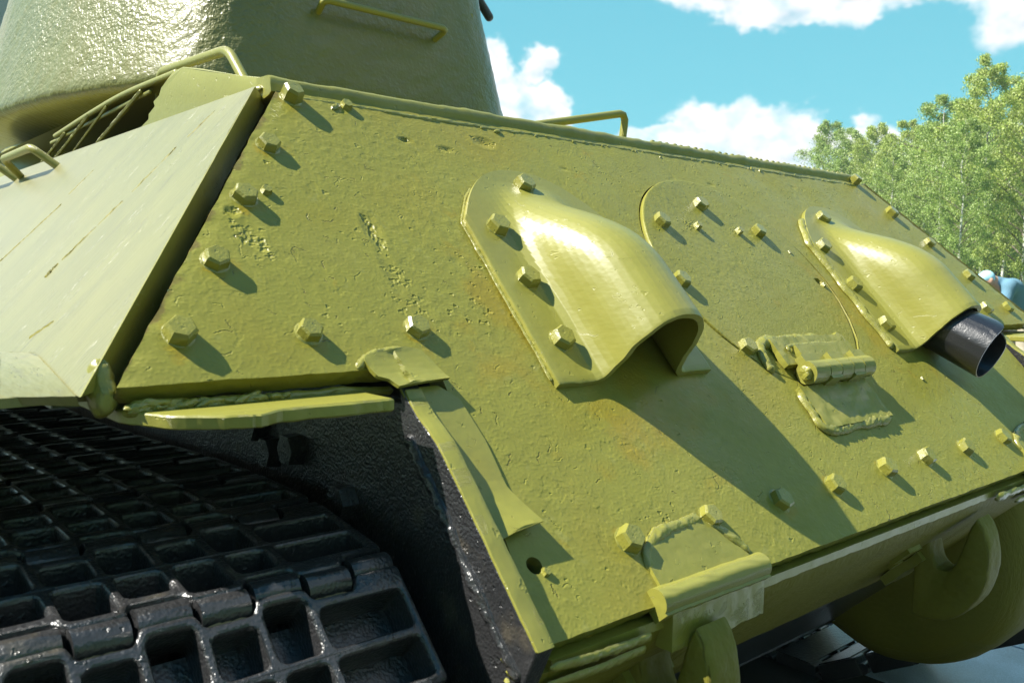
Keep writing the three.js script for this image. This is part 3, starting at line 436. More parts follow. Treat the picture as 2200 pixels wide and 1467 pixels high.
// ------------------------------------------------------------------ hull: side plates, fenders, ledges, roof edge, lower parts
for (const s of [-1, 1]) {
  const X = (a) => a.map(([x, y, z]) => [x * -s, y, z]);
  const flip = (A, B) => hexa(X(A), X(B), [30, 10]);
  // sloped side armour, its rear end cut at a slant
  const oT = [-.914, .002, -.008], oB = [-1.253, -.387, .354], iT = [-.874, -.01, -.056], iB = [-1.2, -.385, .288];
  const sp = up(flip([oT, oB, [-1.253, -.387, -4.3], [-.914, .002, -4.3]], [iT, iB, [-1.2, -.385, -4.3], [-.874, -.01, -4.3]]));
  const side = mesh('side_plate', sp, M.side, tank);
  if (s < 0) {
    mesh('plate_end', up(rough(hexa([[-.9135, .0025, -.0068], [-1.2525, -.3865, .3552], [-1.2, -.3845, .2892], [-.8735, -.0095, -.0548]], [[-.9145, .0015, -.0088], [-1.2535, -.3875, .3532], [-1.2, -.3865, .2872], [-.8735, -.0115, -.0568]], [40, 8]), .0008, 30, 2)), M.paint, side);
    mesh('corner_weld', up(rough(merge([new THREE.SphereGeometry(.019, 26, 18).scale(.75, 1.3, 1).translate(-1.226, -.386, .322)]), .007, 36, 2)), M.paint, side);
    const n = V3(-.755, .656, 0), on = (x, z, o = 0) => { const t = (x + .914) / (-1.253 + .914); const p = V3(-.914, .002, 0).lerp(V3(-1.253, -.387, 0), t).addScaledVector(n, o); return [p.x, p.y + HT, z]; };
    const seam = (x0, x1, z0, z1, r, k) => { const P = []; for (let i = 0; i <= 14; i++) P.push(on(lerp(x0, x1, i / 14), lerp(z0, z1, i / 14) + .004 * n3(i * .9, k, 2), -.0006)); return bead(P, r, k, .006, .55, [-.755, .656, 0]); };
    mesh('seam_weld', merge([seam(-1.162, -1.142, -.172, -.176, .0075, 70), seam(-1.14, -1.06, -.172, -.145, .0036, 71), seam(-1.05, -.985, -.14, -.125, .0034, 72), seam(-.975, -.935, -.115, -.10, .0030, 74), seam(-1.15, -1.045, -.605, -.55, .0034, 76), seam(-1.03, -.985, -.57, -.56, .003, 78), seam(-1.225, -1.205, .02, .06, .0034, 79)]), M.under, side);
    const uh = (z0, z1) => bent([on(-.945, z0, -.004), on(-.945, z0 - .03, .062), on(-.945, z1 + .03, .062), on(-.945, z1, -.004)], .0095, .02);
    mesh('grab_handle', uh(-1.0, -1.36), M.paint, side); mesh('grab_handle', uh(-1.42, -1.86), M.paint, side);
    mesh('lower_facet', up(rough(hexa([[-1.2475, -.3745, -.03], [-1.2385, -.3645, .112], [-1.256, -.3865, .352], [-1.306, -.391, .285]], [[-1.2475, -.3845, -.03], [-1.2385, -.3745, .108], [-1.252, -.3965, .348], [-1.306, -.398, .281]], [24, 24]), .0010, 22, 5)), M.side, side);
  }
  // fender sheet outside, ledge plate behind
  mesh('fender', up(rough(gridBox(.45, .010, 4.5, .06, s * 1.39, -.395, -1.95), .0025, 6, 3)), M.side, tank);
  const ledge = X([[-1.212, -.407, .330], [-1.183, -.407, .396], [-1.144, -.407, .424], [-1.111, -.407, .434], [-1.08, -.407, .416], [-1.0, -.407, .42], [-.95, -.407, .418]]);
  { // ledge: a torn sheet edge standing out under the plate
    const sh = new THREE.Shape(); const pts = ledge.map(([x, y, z]) => [x, z]); const r = rng(77 + s); sh.moveTo(pts[0][0], .15);
    for (let i = 0; i + 1 < pts.length; i++) for (let q = 0; q < 8; q++) { const t = q / 8; sh.lineTo(lerp(pts[i][0], pts[i + 1][0], t), lerp(pts[i][1], pts[i + 1][1], t) + .003 * (r() - .5)); }
    sh.lineTo(pts[6][0], pts[6][1]); sh.lineTo(pts[6][0], .15); sh.closePath();
    const g = new THREE.ExtrudeGeometry(sh, { depth: .0105, bevelEnabled: true, bevelThickness: .0015, bevelSize: .0015, bevelSegments: 1 }).rotateX(Math.PI / 2).translate(0, -.4075, 0);
    mesh('ledge', up(rough(g, .0016, 30, s + 3, .6)), M.paint, tank);
  }
  mesh('sponson_floor', up(uvBox(box(.34, .012, 4.4, s * 1.05, -.428, -2.1))), M.black, tank);
  // lower hull side: a dark upright plate whose rear edge stands a little proud of the rear plate
  {
    const c = Math.cos(TH), sn = Math.sin(TH), P = (v, h) => [-v * c + h * sn, v * sn + h * c];      // (y, z)
    const out = []; for (let i = 0; i <= 30; i++) { const v = lerp(.535, .888, i / 30); out.push(P(v, .004 + .014 * ss(v, .57, .66) + .0012 * n3(v * 60, 2, 2))); }
    out.push([-.73, .575], [-1.15, .12], [-1.15, -4.2], [-.42, -4.2], [-.42, .38]);
    const sh = new THREE.Shape(out.map(([y, z]) => new THREE.Vector2(z, y)));
    const g = new THREE.ExtrudeGeometry(sh, { depth: .02, bevelEnabled: true, bevelThickness: .002, bevelSize: .0015, bevelSegments: 2, curveSegments: 2 }).rotateY(-Math.PI / 2).translate(s < 0 ? -.889 : .909, 0, 0);
    const hs = mesh('hull_side', up(uvBox(g)), M.black, tank, s < 0 ? 'black painted lower hull side beside the track' : undefined);
    const e = out.slice(2, 31).map(([y, z]) => [s * .8992, y, z]);
    const eo = out.slice(2, 31), band = new THREE.Shape([...eo.map(([y, z]) => new THREE.Vector2(z + .0022, y + .002)), ...eo.slice().reverse().map(([y, z]) => new THREE.Vector2(z - .007, y - .006))]);
    mesh('edge_strip', up(rough(new THREE.ExtrudeGeometry(band, { depth: .0205, steps: 4, bevelEnabled: true, bevelThickness: .0015, bevelSize: .0012, bevelSegments: 2 }).rotateY(-Math.PI / 2).translate(s < 0 ? -.8885 : .909, 0, 0), .0007, 50, 3)), M.paint, hs);
    if (s < 0) {
      const wl = []; for (let i = 0; i <= 20; i++) { const v = lerp(.60, .90, i / 20), [y, z] = P(v, -.022 - .004 * i / 20); wl.push([-.911, y + HT, z]); }
      mesh('weld_bead', bead(wl, .0085, 81, .009, .9, [-1, 0, 0]), M.black, hs);
      const kb = rough(new THREE.CylinderGeometry(.022, .024, .03, 6, 2).rotateZ(Math.PI / 2), .002, 60, 4);
      for (const [y, z] of [[-.50, .0], [-.515, .12], [-.49, -.2], [-.56, .26], [-.53, .05]]) { const b = mesh('bolt', kb, M.black, hs); b.position.set(-.918, y + HT, z); }
      const lump = []; const r = rng(4); for (let i = 0; i < 26; i++) lump.push(new THREE.IcosahedronGeometry(.0025 + .0045 * r(), 1).translate(-.905 + .014 * (r() - .3), HT - .655 - .035 * r(), .565 + .025 * r())); mesh('corner_weld', rough(merge(lump), .002, 120, 2), M.weld, hs);
    }
  }
}
{
  // lower rear plate, belly, roof, front
  const prof = [[-.664, .575], [-.678, .594], [-.70, .586], [-.90, .385], [-.90, .36], [-.66, .56]];
  const sh = new THREE.Shape(prof.map(([y, z]) => new THREE.Vector2(z, y)));
  const g = new THREE.ExtrudeGeometry(sh, { depth: 1.776, bevelEnabled: false, steps: 60 }).rotateY(-Math.PI / 2).translate(.888, 0, 0);
  const lp = mesh('lower_rear_plate', up(rough(g, .0012, 22, 2)), M.under, tank);
  mesh('edge_flange', up(rough(gridBox(1.74, .012, .03, .01, 0, -.671, .583), .0014, 34, 3)), M.paint, lp);
  mesh('weld_bead', up(merge([bead([[-.88, -.668, .606], [-.82, -.673, .607], [-.76, -.675, .606], [-.72, -.676, .606]], .007, 91, .009, .8, [0, -.4, .9]), bead([[-.88, -.69, .597], [-.8, -.694, .598], [-.72, -.694, .598]], .0065, 92, .009, .7, [0, -.5, .8]), bead([[.28, -.676, .606], [.4, -.676, .606], [.6, -.676, .606], [.86, -.676, .606]], .009, 93, .010, .8, [0, -.4, .9]), bead([[.44, -.71, .588], [.6, -.715, .586], [.86, -.715, .586]], .009, 95, .010, .7, [0, -.5, .8])])), M.weld, lp);
  mesh('belly_plate', up(uvBox(merge([box(1.77, .02, 4.2, 0, -1.16, -2.0), hexa([[-.885, -.903, .380], [.885, -.903, .380], [.885, -1.165, .10], [-.885, -1.165, .10]], [[-.885, -.903, .365], [.885, -.903, .365], [.885, -1.165, .085], [-.885, -1.165, .085]])]))), M.black, tank);
  mesh('front_plate', up(uvBox(hexa([[-1.2, -.4, -4.5], [1.2, -.4, -4.5], [.9, 0, -4.05], [-.9, 0, -4.05]], [[-1.2, -.4, -4.46], [1.2, -.4, -4.46], [.9, 0, -4.01], [-.9, 0, -4.01]]))), M.paint, tank);
  mesh('bow_plate', up(uvBox(hexa([[-.9, -1.15, -3.9], [.9, -1.15, -3.9], [1.2, -.41, -4.5], [-1.2, -.41, -4.5]], [[-.9, -1.15, -3.86], [.9, -1.15, -3.86], [1.2, -.41, -4.46], [-1.2, -.41, -4.46]]))), M.paint, tank);
  // roof edge bar along the plate's upper edge
  const rp = [[-.006, -.012], [-.001, -.0035], [.009, -.004], [.018, -.0065], [.0225, -.012], [.024, -.05], [-.014, -.05]];
  const rs = new THREE.Shape(rp.map(([y, z]) => new THREE.Vector2(z, y)));
  mesh('roof_edge', up(rough(new THREE.ExtrudeGeometry(rs, { depth: 1.765, bevelEnabled: false, steps: 300 }).rotateY(-Math.PI / 2).translate(.875, 0, 0), .0034, 16, 6, .9)), M.paint, tank);
  { const r = rng(14), stub = []; for (let i = 0; i < 34; i++) { const x = .0 + i * .0245; stub.push(new THREE.SphereGeometry(.0055, 8, 6).scale(1.2, .8, 1).translate(x + .004 * r(), .0235, -.022 - .004 * r())); } mesh('rivet_row', up(merge(stub)), M.weld, tank.children[tank.children.length - 1]); }
  // engine deck rising from the roof edge, higher on the left
  const deckY = (x) => lerp(.112, .045, ss(x, -.84, .2)), pos = [], idx = [], nx = 40, nz = 14, zs = [-.03, -.06, -.2, -.35, -.44, -.47, -.5, -.6, -.8, -1.0, -1.4, -2.0, -3.0, -4.02, -4.02];
  for (let j = 0; j <= nz; j++) for (let i = 0; i <= nx; i++) { const x = lerp(-.846, .846, i / nx), z = zs[j], k = clamp((-.03 - z) / .44, 0, 1); pos.push(x, j === nz ? -.02 : lerp(.022, deckY(x), k) + .002 * fbm(x * 9, z * 9, 2, 2), z); }
  for (let j = 0; j < nz; j++) for (let i = 0; i < nx; i++) { const q = j * (nx + 1) + i; idx.push(q, q + 1, q + nx + 2, q, q + nx + 2, q + nx + 1); }
  const dg = new THREE.BufferGeometry(); dg.setAttribute('position', new THREE.Float32BufferAttribute(pos, 3)); dg.setIndex(idx); dg.computeVertexNormals();
  const deck = mesh('engine_deck', up(uvBox(dg)), M.paint, tank);
  // left flank of the deck: torn sheet, then an open frame with thin rods
  const fl = new THREE.Shape(); const edge = [[-.02, .0], [-.03, .024], [-.2, .058], [-.36, .093], [-.45, .112], [-.5, .112], [-.53, .100], [-.56, .09], [-.575, .078], [-.605, .07], [-.60, .06], [-.64, .05], [-.645, .04], [-.70, .028], [-.72, -.01]];
  fl.moveTo(edge[0][0], edge[0][1]); for (const [z, y] of edge.slice(1)) fl.lineTo(z, y); fl.closePath();
  mesh('deck_flank', up(rough(new THREE.ExtrudeGeometry(fl, { depth: .008, bevelEnabled: true, bevelSize: .002, bevelThickness: .002, bevelSegments: 1 }).rotateY(-Math.PI / 2).translate(-.846, 0, 0), .003, 20, 4)), M.paint, deck);
  mesh('frame_rail', merge([tube([[-.85, .112 + HT, -.5], [-.85, .116 + HT, -.8], [-.85, .108 + HT, -1.05], [-.852, .088 + HT, -1.4]], .0065, 40, 8), tube([[-.845, .100 + HT, -.66], [-.84, .094 + HT, -1.0], [-.85, .075 + HT, -1.45]], .005, 40, 8)]), M.paint, deck);
  for (const [z0, z1, k] of [[-.70, -.93, 1], [-.94, -1.13, 0], [-1.08, -1.3, 1], [-1.30, -1.45, 1]]) mesh('frame_rod', rough(tube([[-.852, .105 + HT - (z0 < -1.2 ? .02 : 0), z0], [-.875, .02 + HT, z1]], k ? .0045 : .0035, 40, 6), k ? .0016 : .0004, 90, 2), M.weld, deck);
  mesh('top_weld', up(bead([[-.893, .006, -.03], [-.891, .004, -.3], [-.89, .005, -.6], [-.889, .003, -1.5]], .007, 97, .008, .9, [-.6, .8, 0])), M.weld, deck);
  mesh('deck_rail', up(bent([[-.80, .09, -.74], [-.80, .158, -.735], [-.80, .141, -.37], [-.80, .07, -.295]], .0095, .03)), M.paint, deck);
  mesh('deck_rail', up(bent([[-.06, .02, -.41], [-.05, .092, -.4], [.333, .176, -.4], [.314, .06, -.4]], .0105, .03)), M.paint, deck);
  // rounded final drive housings low on both sides, tow hooks and a small bracket
  const housing = new THREE.LatheGeometry([[0, 0], [.2, .0], [.27, .012], [.305, .04], [.318, .08], [.32, .14], [.32, .26]].map(([r, y]) => new THREE.Vector2(r, y)), 64);
  for (const s of [-1, 1]) { const m = mesh('final_drive_housing', rough(housing.clone().rotateZ(Math.PI / 2 * -s), .003, 9, 2), M.under, tank); m.position.set(s * .625, HT - .92, .235); }
  for (const s of [-1, 1]) {
    const x = s < 0 ? -.63 : .25, pr = new THREE.Shape();
    pr.moveTo(0, .07); pr.bezierCurveTo(.02, .06, .012, .0, .042, -.008); pr.bezierCurveTo(.078, -.014, .07, .03, .098, .088); pr.bezierCurveTo(.122, .06, .124, -.01, .096, -.045); pr.bezierCurveTo(.075, -.085, .035, -.095, .0, -.09); pr.closePath();
    const hk = rough(new THREE.ExtrudeGeometry(pr, { depth: .05, steps: 5, bevelEnabled: true, bevelThickness: .006, bevelSize: .004, bevelSegments: 3, curveSegments: 16 }).translate(0, 0, -.025).rotateY(-Math.PI / 2).scale(1, 1.15, 1.1), .0018, 25, 2);
    const m = mesh('tow_hook', hk, M.under, tank); m.position.set(x, HT - (s < 0 ? .785 : .815), s < 0 ? .515 : .49);
    mesh('hook_base', rough(gridBox(.09, .10, .018, .012, 0, 0, 0).rotateX(.80).translate(0, -.02, -.022), .003, 30, 3), M.paint, m);
  }
  mesh('small_bracket', up(rough(merge([gridBox(.05, .045, .012, .008, 0, 0, 0), gridBox(.022, .022, .016, .006, .01, -.035, 0)]).rotateX(.8).translate(.12, -.775, .513), .003, 40, 2)), M.paint, tank);
}
// ------------------------------------------------------------------ turret
{
  const half = [[0, -1.09], [.24, -1.095], [.42, -1.115], [.56, -1.18], [.64, -1.31], [.71, -1.49], [.79, -1.75], [.85, -2.1], [.87, -2.45], [.80, -2.9], [.62, -3.25], [.35, -3.45], [0, -3.5]];
  const outline = [...half.map(([x, z]) => V3(x, 0, z)), ...half.slice(1, -1).reverse().map(([x, z]) => V3(-x, 0, z))], cv = new THREE.CatmullRomCurve3(outline, true, 'catmullrom', .5), NA = 420, pts = cv.getSpacedPoints(NA);
  const lv = []; // [y, inward offset]
  lv.push([.10, .42], [.13, .30], [.20, .13], [.222, .06], [.232, .026], [.243, .007], [.258, 0]); lv.push([.27, .001]); for (let i = 1; i <= 44; i++) lv.push([.27 + .73 * i / 44, (.3 * .73) * i / 44]); lv.push([1.02, .25], [1.032, .30], [1.04, .5]);
  const pos = [], idx = [];
  for (const [y, off] of lv) for (let i = 0; i <= NA; i++) { const p = pts[i % NA], t = pts[(i + 1) % NA].clone().sub(pts[(i - 1 + NA) % NA]).normalize(); const nx = -t.z, nz = t.x; const sgn = (nx * p.x + nz * (p.z + 2.3)) > 0 ? -1 : 1, k = nz * sgn < -.7 && y > .27 ? lerp(1, .55, clamp((-nz * sgn - .7) / .3, 0, 1)) : 1; const bumpy = .006 * fbm(p.x * 4, y * 4, p.z * 4, 3) + .0022 * n3(p.x * 34, y * 34, p.z * 34) + .0016 * n3(p.x * 70, y * 70, p.z * 70); pos.push(p.x + nx * sgn * (off * k - bumpy), y + HT, p.z + nz * sgn * (off * k - bumpy)); }
  for (let j = 0; j + 1 < lv.length; j++) for (let i = 0; i < NA; i++) { const q = j * (NA + 1) + i; idx.push(q, q + NA + 1, q + NA + 2, q, q + NA + 2, q + 1); }
  const g = new THREE.BufferGeometry(); g.setAttribute('position', new THREE.Float32BufferAttribute(pos, 3)); g.setIndex(idx); g.computeVertexNormals();
  { // coordinates along the wall in metres
    const L = cv.getLength(), uv = new Float32Array(pos.length / 3 * 2); let k = 0; for (const [y] of lv) for (let i = 0; i <= NA; i++) { uv[k++] = L * i / NA; uv[k++] = y; } g.setAttribute('uv', new THREE.BufferAttribute(uv, 2));
  }
  const turret = mesh('turret', g, M.cast, tank, 'rough cast turret with a rail across its back');
  mesh('turret_ring', up(uvBox(new THREE.CylinderGeometry(.80, .86, .16, 72, 1).translate(0, .07, -2.3))), M.paint, turret);
  mesh('turret_roof', up(uvBox(new THREE.CylinderGeometry(.55, .55, .03, 48).scale(1, 1, 1.5).translate(0, 1.03, -2.3))), M.paint, turret);
  mesh('hand_rail', up(bent([[-.205, .49, -1.13], [-.215, .512, -1.075], [.225, .512, -1.075], [.215, .488, -1.13]], .0105, .022)), M.paint, turret);
  mesh('lifting_lug', up(tube([[.56, .83, -1.42], [.63, .735, -1.40], [.652, .70, -1.39]], .017, 16, 12)), M.black, turret);
  mesh('side_bracket', up(rough(gridBox(.012, .03, .06, .008, .395, .60, -1.2), .002, 60, 2)), M.paint, turret);
}
// ------------------------------------------------------------------ tracks: waffle links round the drive sprocket
{
  const W = .5, N = 9, kw = W / N, zz = [], list = [];
  // link axes: x across, y outwards, z along the track
  { // one casting: zigzag ends, rounded pockets between thick ribs
    const zIn = .060, zOut = .076, rd = .006, P = [];
    const end = (sg, parity) => { const o = []; for (let k = 0; k < N; k++) { const z = k % 2 === parity ? zOut : zIn; o.push([-W / 2 + k * kw + (k ? .003 : 0), sg * z], [-W / 2 + (k + 1) * kw - (k < N - 1 ? .003 : 0), sg * z]); } return o; };
    P.push(...end(-1, 1), ...end(1, 0).reverse());
    const sh = new THREE.Shape(), n = P.length; for (let i = 0; i < n; i++) { const [x, y] = P[i], [px, py] = P[(i + n - 1) % n], [qx, qy] = P[(i + 1) % n], d1 = Math.hypot(x - px, y - py), d2 = Math.hypot(qx - x, qy - y), r = Math.min(rd, d1 * .45, d2 * .45), a0 = [x + (px - x) / d1 * r, y + (py - y) / d1 * r], b0 = [x + (qx - x) / d2 * r, y + (qy - y) / d2 * r]; i ? sh.lineTo(...a0) : sh.moveTo(...a0); sh.quadraticCurveTo(x, y, ...b0); } sh.closePath();
    const hole = (x0, x1, z0, z1) => { const r = Math.min(.010, (x1 - x0) * .3, (z1 - z0) * .3), h = new THREE.Path(); h.moveTo(x0 + r, z0); h.lineTo(x1 - r, z0); h.quadraticCurveTo(x1, z0, x1, z0 + r); h.lineTo(x1, z1 - r); h.quadraticCurveTo(x1, z1, x1 - r, z1); h.lineTo(x0 + r, z1); h.quadraticCurveTo(x0, z1, x0, z1 - r); h.lineTo(x0, z0 + r); h.quadraticCurveTo(x0, z0, x0 + r, z0); sh.holes.push(h); };
    const cols = [[0, 2], [2, 3], [3, 4], [4, 5], [5, 6], [6, 7], [7, 9]], t = .0042;
    for (const [c0, c1] of cols) { const x0 = -W / 2 + c0 * kw + (c0 ? t : .0078), x1 = -W / 2 + c1 * kw - (c1 < N ? t : .0078), top = c1 - c0 > 1 ? zIn : c0 % 2 === 0 ? zOut : zIn, bot = c1 - c0 > 1 ? zIn : c0 % 2 === 1 ? zOut : zIn; hole(x0, x1, t, top - .0098); hole(x0, x1, -(bot - .0098), -t); }
    list.push(new THREE.ExtrudeGeometry(sh, { depth: .044, bevelEnabled: true, bevelThickness: .005, bevelSize: .0042, bevelOffset: -.0032, bevelSegments: 3, curveSegments: 3 }).rotateX(-Math.PI / 2).scale(1, 1, -1).translate(0, -.049, 0));
  }
  list.push(box(W - .01, .010, .112, 0, -.052, 0));
  for (let k = 0; k < N; k++) {
    const x = -W / 2 + (k + .5) * kw, e = k % 2 === 0 ? 1 : -1;
    list.push(new THREE.CylinderGeometry(.0165, .0165, kw - .007, 18, 2).rotateZ(Math.PI / 2).translate(x, -.017, e * .084));
    list.push(box(kw - .007, .024, .018, x, -.019, e * .079, .004));
  }
  const link = rough(merge(list.map((g) => { const c = clean(g.clone()); return c; })), .0006, 70, 3, .6).rotateY(Math.PI);
  // hinge line of the track seen from the side (y from the plate's top edge, z), from the front over the sprocket and down
  const path = []; const c = [-.90, .24], RR = .372;
  const top = [[-.554, .260], [-.550, .088], [-.555, -.084], [-.564, -.256], [-.573, -.427], [-.580, -.599], [-.586, -.771], [-.588, -.941], [-.592, -1.113], [-.594, -1.285], [-.594, -1.457], [-.594, -1.629], [-.594, -1.801], [-.594, -1.973], [-.594, -2.145], [-.594, -2.317]];
  for (let i = top.length - 1; i >= 0; i--) path.push(top[i]);
  path.push([-.58, .43]); for (let k = 1; k <= 4; k++) { const a = R(30.7 + 26.9 * k); path.push([c[0] + RR * Math.cos(a), c[1] + RR * Math.sin(a)]); }
  { let [y, z] = path[path.length - 1]; for (let k = 0; k < 4; k++) { y += (-1.52 - y) / (4 - k) ; z -= Math.sqrt(Math.max(.0016, .172 * .172 - Math.pow((-1.52 - path[path.length - 1][0]) / (4 - k), 2))); path.push([y, z]); } for (let k = 0; k < 16; k++) { z -= .172; path.push([-1.52, z]); } }
  for (const s of [-1, 1]) {
    const track = new THREE.Group(); track.name = numbered('track'); tank.add(track); if (s < 0) track.userData.label = 'black waffle pattern track at the left, turning down over the rear sprocket';
    for (let i = 0; i + 1 < path.length; i++) {
      const [y0, z0] = path[i], [y1, z1] = path[i + 1], m = mesh('track_link', link, M.black, track);
      m.position.set(s * 1.205, (y0 + y1) / 2 + HT, (z0 + z1) / 2); const ang = Math.atan2(-(y1 - y0), z1 - z0); m.rotation.x = ang;   // local -z end towards the front along the top run
    }
    if (s < 0) { // sand caught behind the hinge of the nearest links
      const sandM = new THREE.MeshStandardMaterial({ color: new THREE.Color().setRGB(.30, .23, .125), roughness: .95, bumpMap: castBump, bumpScale: .006 });
      for (const k of [16]) { const [y, z] = path[k], [yn, zn] = path[k + 1], L = Math.hypot(yn - y, zn - z), dy = (yn - y) / L, dz = (zn - z) / L, g = []; for (let q = 1; q < 9; q += 2) { const xx = s * 1.205 - .25 + (q + .5) * kw; g.push(bead([-.022, -.008, .008, .022].map((d) => [xx + d, y + HT + dy * (.019 + .05 * Math.abs(d)) - .010 * dz, z + dz * (.019 + .05 * Math.abs(d)) + .010 * dy]), .0055, q + 3, .007, .6, [0, .72, .69])); } mesh('sand_deposit', merge(g), sandM, track); }
    }
    const hub = new THREE.LatheGeometry([[0, -.2], [.2, -.2], [.22, -.17], [.305, -.165], [.31, -.05], [.16, -.045], [.16, .045], [.31, .05], [.305, .165], [.22, .17], [.2, .2], [0, .2]].map(([r, y]) => new THREE.Vector2(r, y)), 48).rotateZ(Math.PI / 2);
    const sp = mesh('drive_sprocket', uvBox(hub), M.black, tank); sp.position.set(s * 1.205, HT + c[0], c[1]);
    const wg = new THREE.LatheGeometry([[0, -.16], [.15, -.17], [.36, -.14], [.415, -.17], [.415, -.03], [.36, -.03], [.36, .03], [.415, .03], [.415, .17], [.36, .14], [.15, .17], [0, .16]].map(([r, y]) => new THREE.Vector2(r, y)), 40).rotateZ(Math.PI / 2);
    for (let k = 0; k < 4; k++) { const w = mesh('road_wheel', wg, M.black, tank); w.position.set(s * 1.205, .48, -.55 - .88 * k); }
  }
}
// ------------------------------------------------------------------ person bending beyond the tank
{
  const blob = (bones, cell, seg) => {   // bones: [a, b, ra, rb]; one smooth skin round tapered capsules
    let lo = V3(9, 9, 9), hi = V3(-9, -9, -9); for (const [a, b, ra, rb] of bones) for (const [p, r] of [[a, ra], [b, rb]]) { lo.min(V3(p[0] - r, p[1] - r, p[2] - r)); hi.max(V3(p[0] + r, p[1] + r, p[2] + r)); }
    const mid = lo.clone().add(hi).multiplyScalar(.5), half = Math.max(hi.x - lo.x, hi.y - lo.y, hi.z - lo.z) / 2 * 1.12 + cell * 2, n = Math.min(110, Math.ceil(half * 2 / cell)), mc = new MarchingCubes(n, new THREE.MeshStandardMaterial(), false, false, 120000); mc.isolation = 0;
    const A = bones.map(([a, b, ra, rb]) => [V3(...a), V3(...b), ra, rb]), q = V3(), ab = V3(), ap = V3();
    for (let k = 0; k < n; k++) for (let j = 0; j < n; j++) for (let i = 0; i < n; i++) { q.set(mid.x + (i - n / 2) / (n / 2) * half, mid.y + (j - n / 2) / (n / 2) * half, mid.z + (k - n / 2) / (n / 2) * half); let d = 9; for (const [a, b, ra, rb] of A) { ab.subVectors(b, a); ap.subVectors(q, a); const t = clamp(ap.dot(ab) / Math.max(1e-6, ab.lengthSq()), 0, 1), e = ap.addScaledVector(ab, -t).length() - lerp(ra, rb, t), h = clamp(.5 + .5 * (d - e) / .035, 0, 1); d = lerp(d, e, h) - .035 * h * (1 - h); } mc.field[k * n * n + j * n + i] = -d; }
    mc.update(); const c = mc.count ?? mc.geometry.drawRange.count, g = new THREE.BufferGeometry(); g.setAttribute('position', new THREE.Float32BufferAttribute(mc.positionArray.slice(0, c * 3), 3)); g.scale(half, half, half).translate(mid.x, mid.y, mid.z); g.computeVertexNormals();
    const o = mergeVertices(g.deleteAttribute('normal'), 1e-4); o.computeVertexNormals(); return uvBox(o);
  };
  // axes of the figure: +x where it faces, y up, z to its left
  const p = thing('person', 'person in blue shirt bending forward beyond the right edge of the tank', 'person', [9.06, 0.06, -2.36]);
  p.rotation.y = R(150); p.scale.setScalar(.9);
  const hipL = [0, .93, .09], hipR = [0, .93, -.09], ch = [.24, 1.27, 0], neck = [.40, 1.36, 0], head = [.50, 1.36, 0];
  const skin = new THREE.MeshStandardMaterial({ color: new THREE.Color().setRGB(.42, .24, .16), roughness: .6 }), cl = (r, g, b) => new THREE.MeshStandardMaterial({ color: new THREE.Color().setRGB(r, g, b), roughness: .85, bumpMap: paintBump, bumpScale: .006 });
  const armL = [[.34, 1.3, .2], [.40, 1.04, .24], [.46, .8, .2]], armR = [[.34, 1.3, -.2], [.44, 1.04, -.24], [.52, .82, -.18]];
  const fingers = (w, s) => [0, 1, 2, 3].flatMap((k) => { const z = w[2] + s * (k - 1.5) * .019, y = w[1] - .085; return [[[w[0] + .03, y, z], [w[0] + .05, y - .045 - (k === 1 || k === 2 ? .008 : 0), z], .0085, .008], [[w[0] + .05, y - .045, z], [w[0] + .045, y - .078, z], .008, .007]]; });
  const hand = (w, s) => [[[w[0], w[1], w[2]], [w[0] + .03, w[1] - .08, w[2]], .027, .034], ...fingers(w, s), [[w[0] + .02, w[1] - .03, w[2] - s * .02], [w[0] + .06, w[1] - .075, w[2] - s * .035], .011, .009]];
  mesh('body', blob([[neck, head, .055, .06], [[.50, 1.37, 0], [.53, 1.34, 0], .088, .082], [[.60, 1.30, 0], [.605, 1.295, 0], .022, .018], [[.55, 1.27, 0], [.57, 1.275, 0], .04, .035], [[.5, 1.35, .09], [.5, 1.37, .094], .018, .016], [[.5, 1.35, -.09], [.5, 1.37, -.094], .018, .016], [armL[0], armL[1], .045, .04], [armL[1], armL[2], .04, .028], [armR[0], armR[1], .045, .04], [armR[1], armR[2], .04, .028], ...hand(armL[2], 1), ...hand(armR[2], -1), [[.05, 1.0, 0], neck, .1, .06]], .013), skin, p);
  mesh('shirt', blob([[[-.0, .98, .06], [.22, 1.27, .09], .125, .125], [[-.0, .98, -.06], [.22, 1.27, -.09], .125, .125], [[.22, 1.27, .12], armL[0], .11, .085], [[.22, 1.27, -.12], armR[0], .11, .085], [armL[0], [.385, 1.11, .235], .075, .066], [armR[0], [.415, 1.12, -.235], .075, .066], [[.25, 1.3, 0], [.37, 1.35, 0], .1, .07]], .016), cl(.095, .20, .27), p);
  mesh('trousers', blob([[hipL, [.05, .5, .1], .125, .085], [hipR, [.0, .5, -.1], .125, .085], [[.05, .5, .1], [-.03, .1, .1], .085, .07], [[.0, .5, -.1], [-.06, .1, -.1], .085, .07], [hipL, hipR, .13, .13]], .016), cl(.42, .36, .27), p);
  mesh('cap', blob([[[.495, 1.395, 0], [.515, 1.385, 0], .092, .088], [[.56, 1.39, -.03], [.63, 1.35, -.02], .03, .016], [[.56, 1.39, .03], [.63, 1.35, .02], .03, .016]], .012), cl(.35, .62, .72), p);
  for (const s of [1, -1]) mesh('shoe', blob([[[s > 0 ? -.04 : -.07, .055, s * .1], [s > 0 ? .12 : .09, .04, s * .115], .052, .04]], .012), cl(.05, .05, .06), p);
}
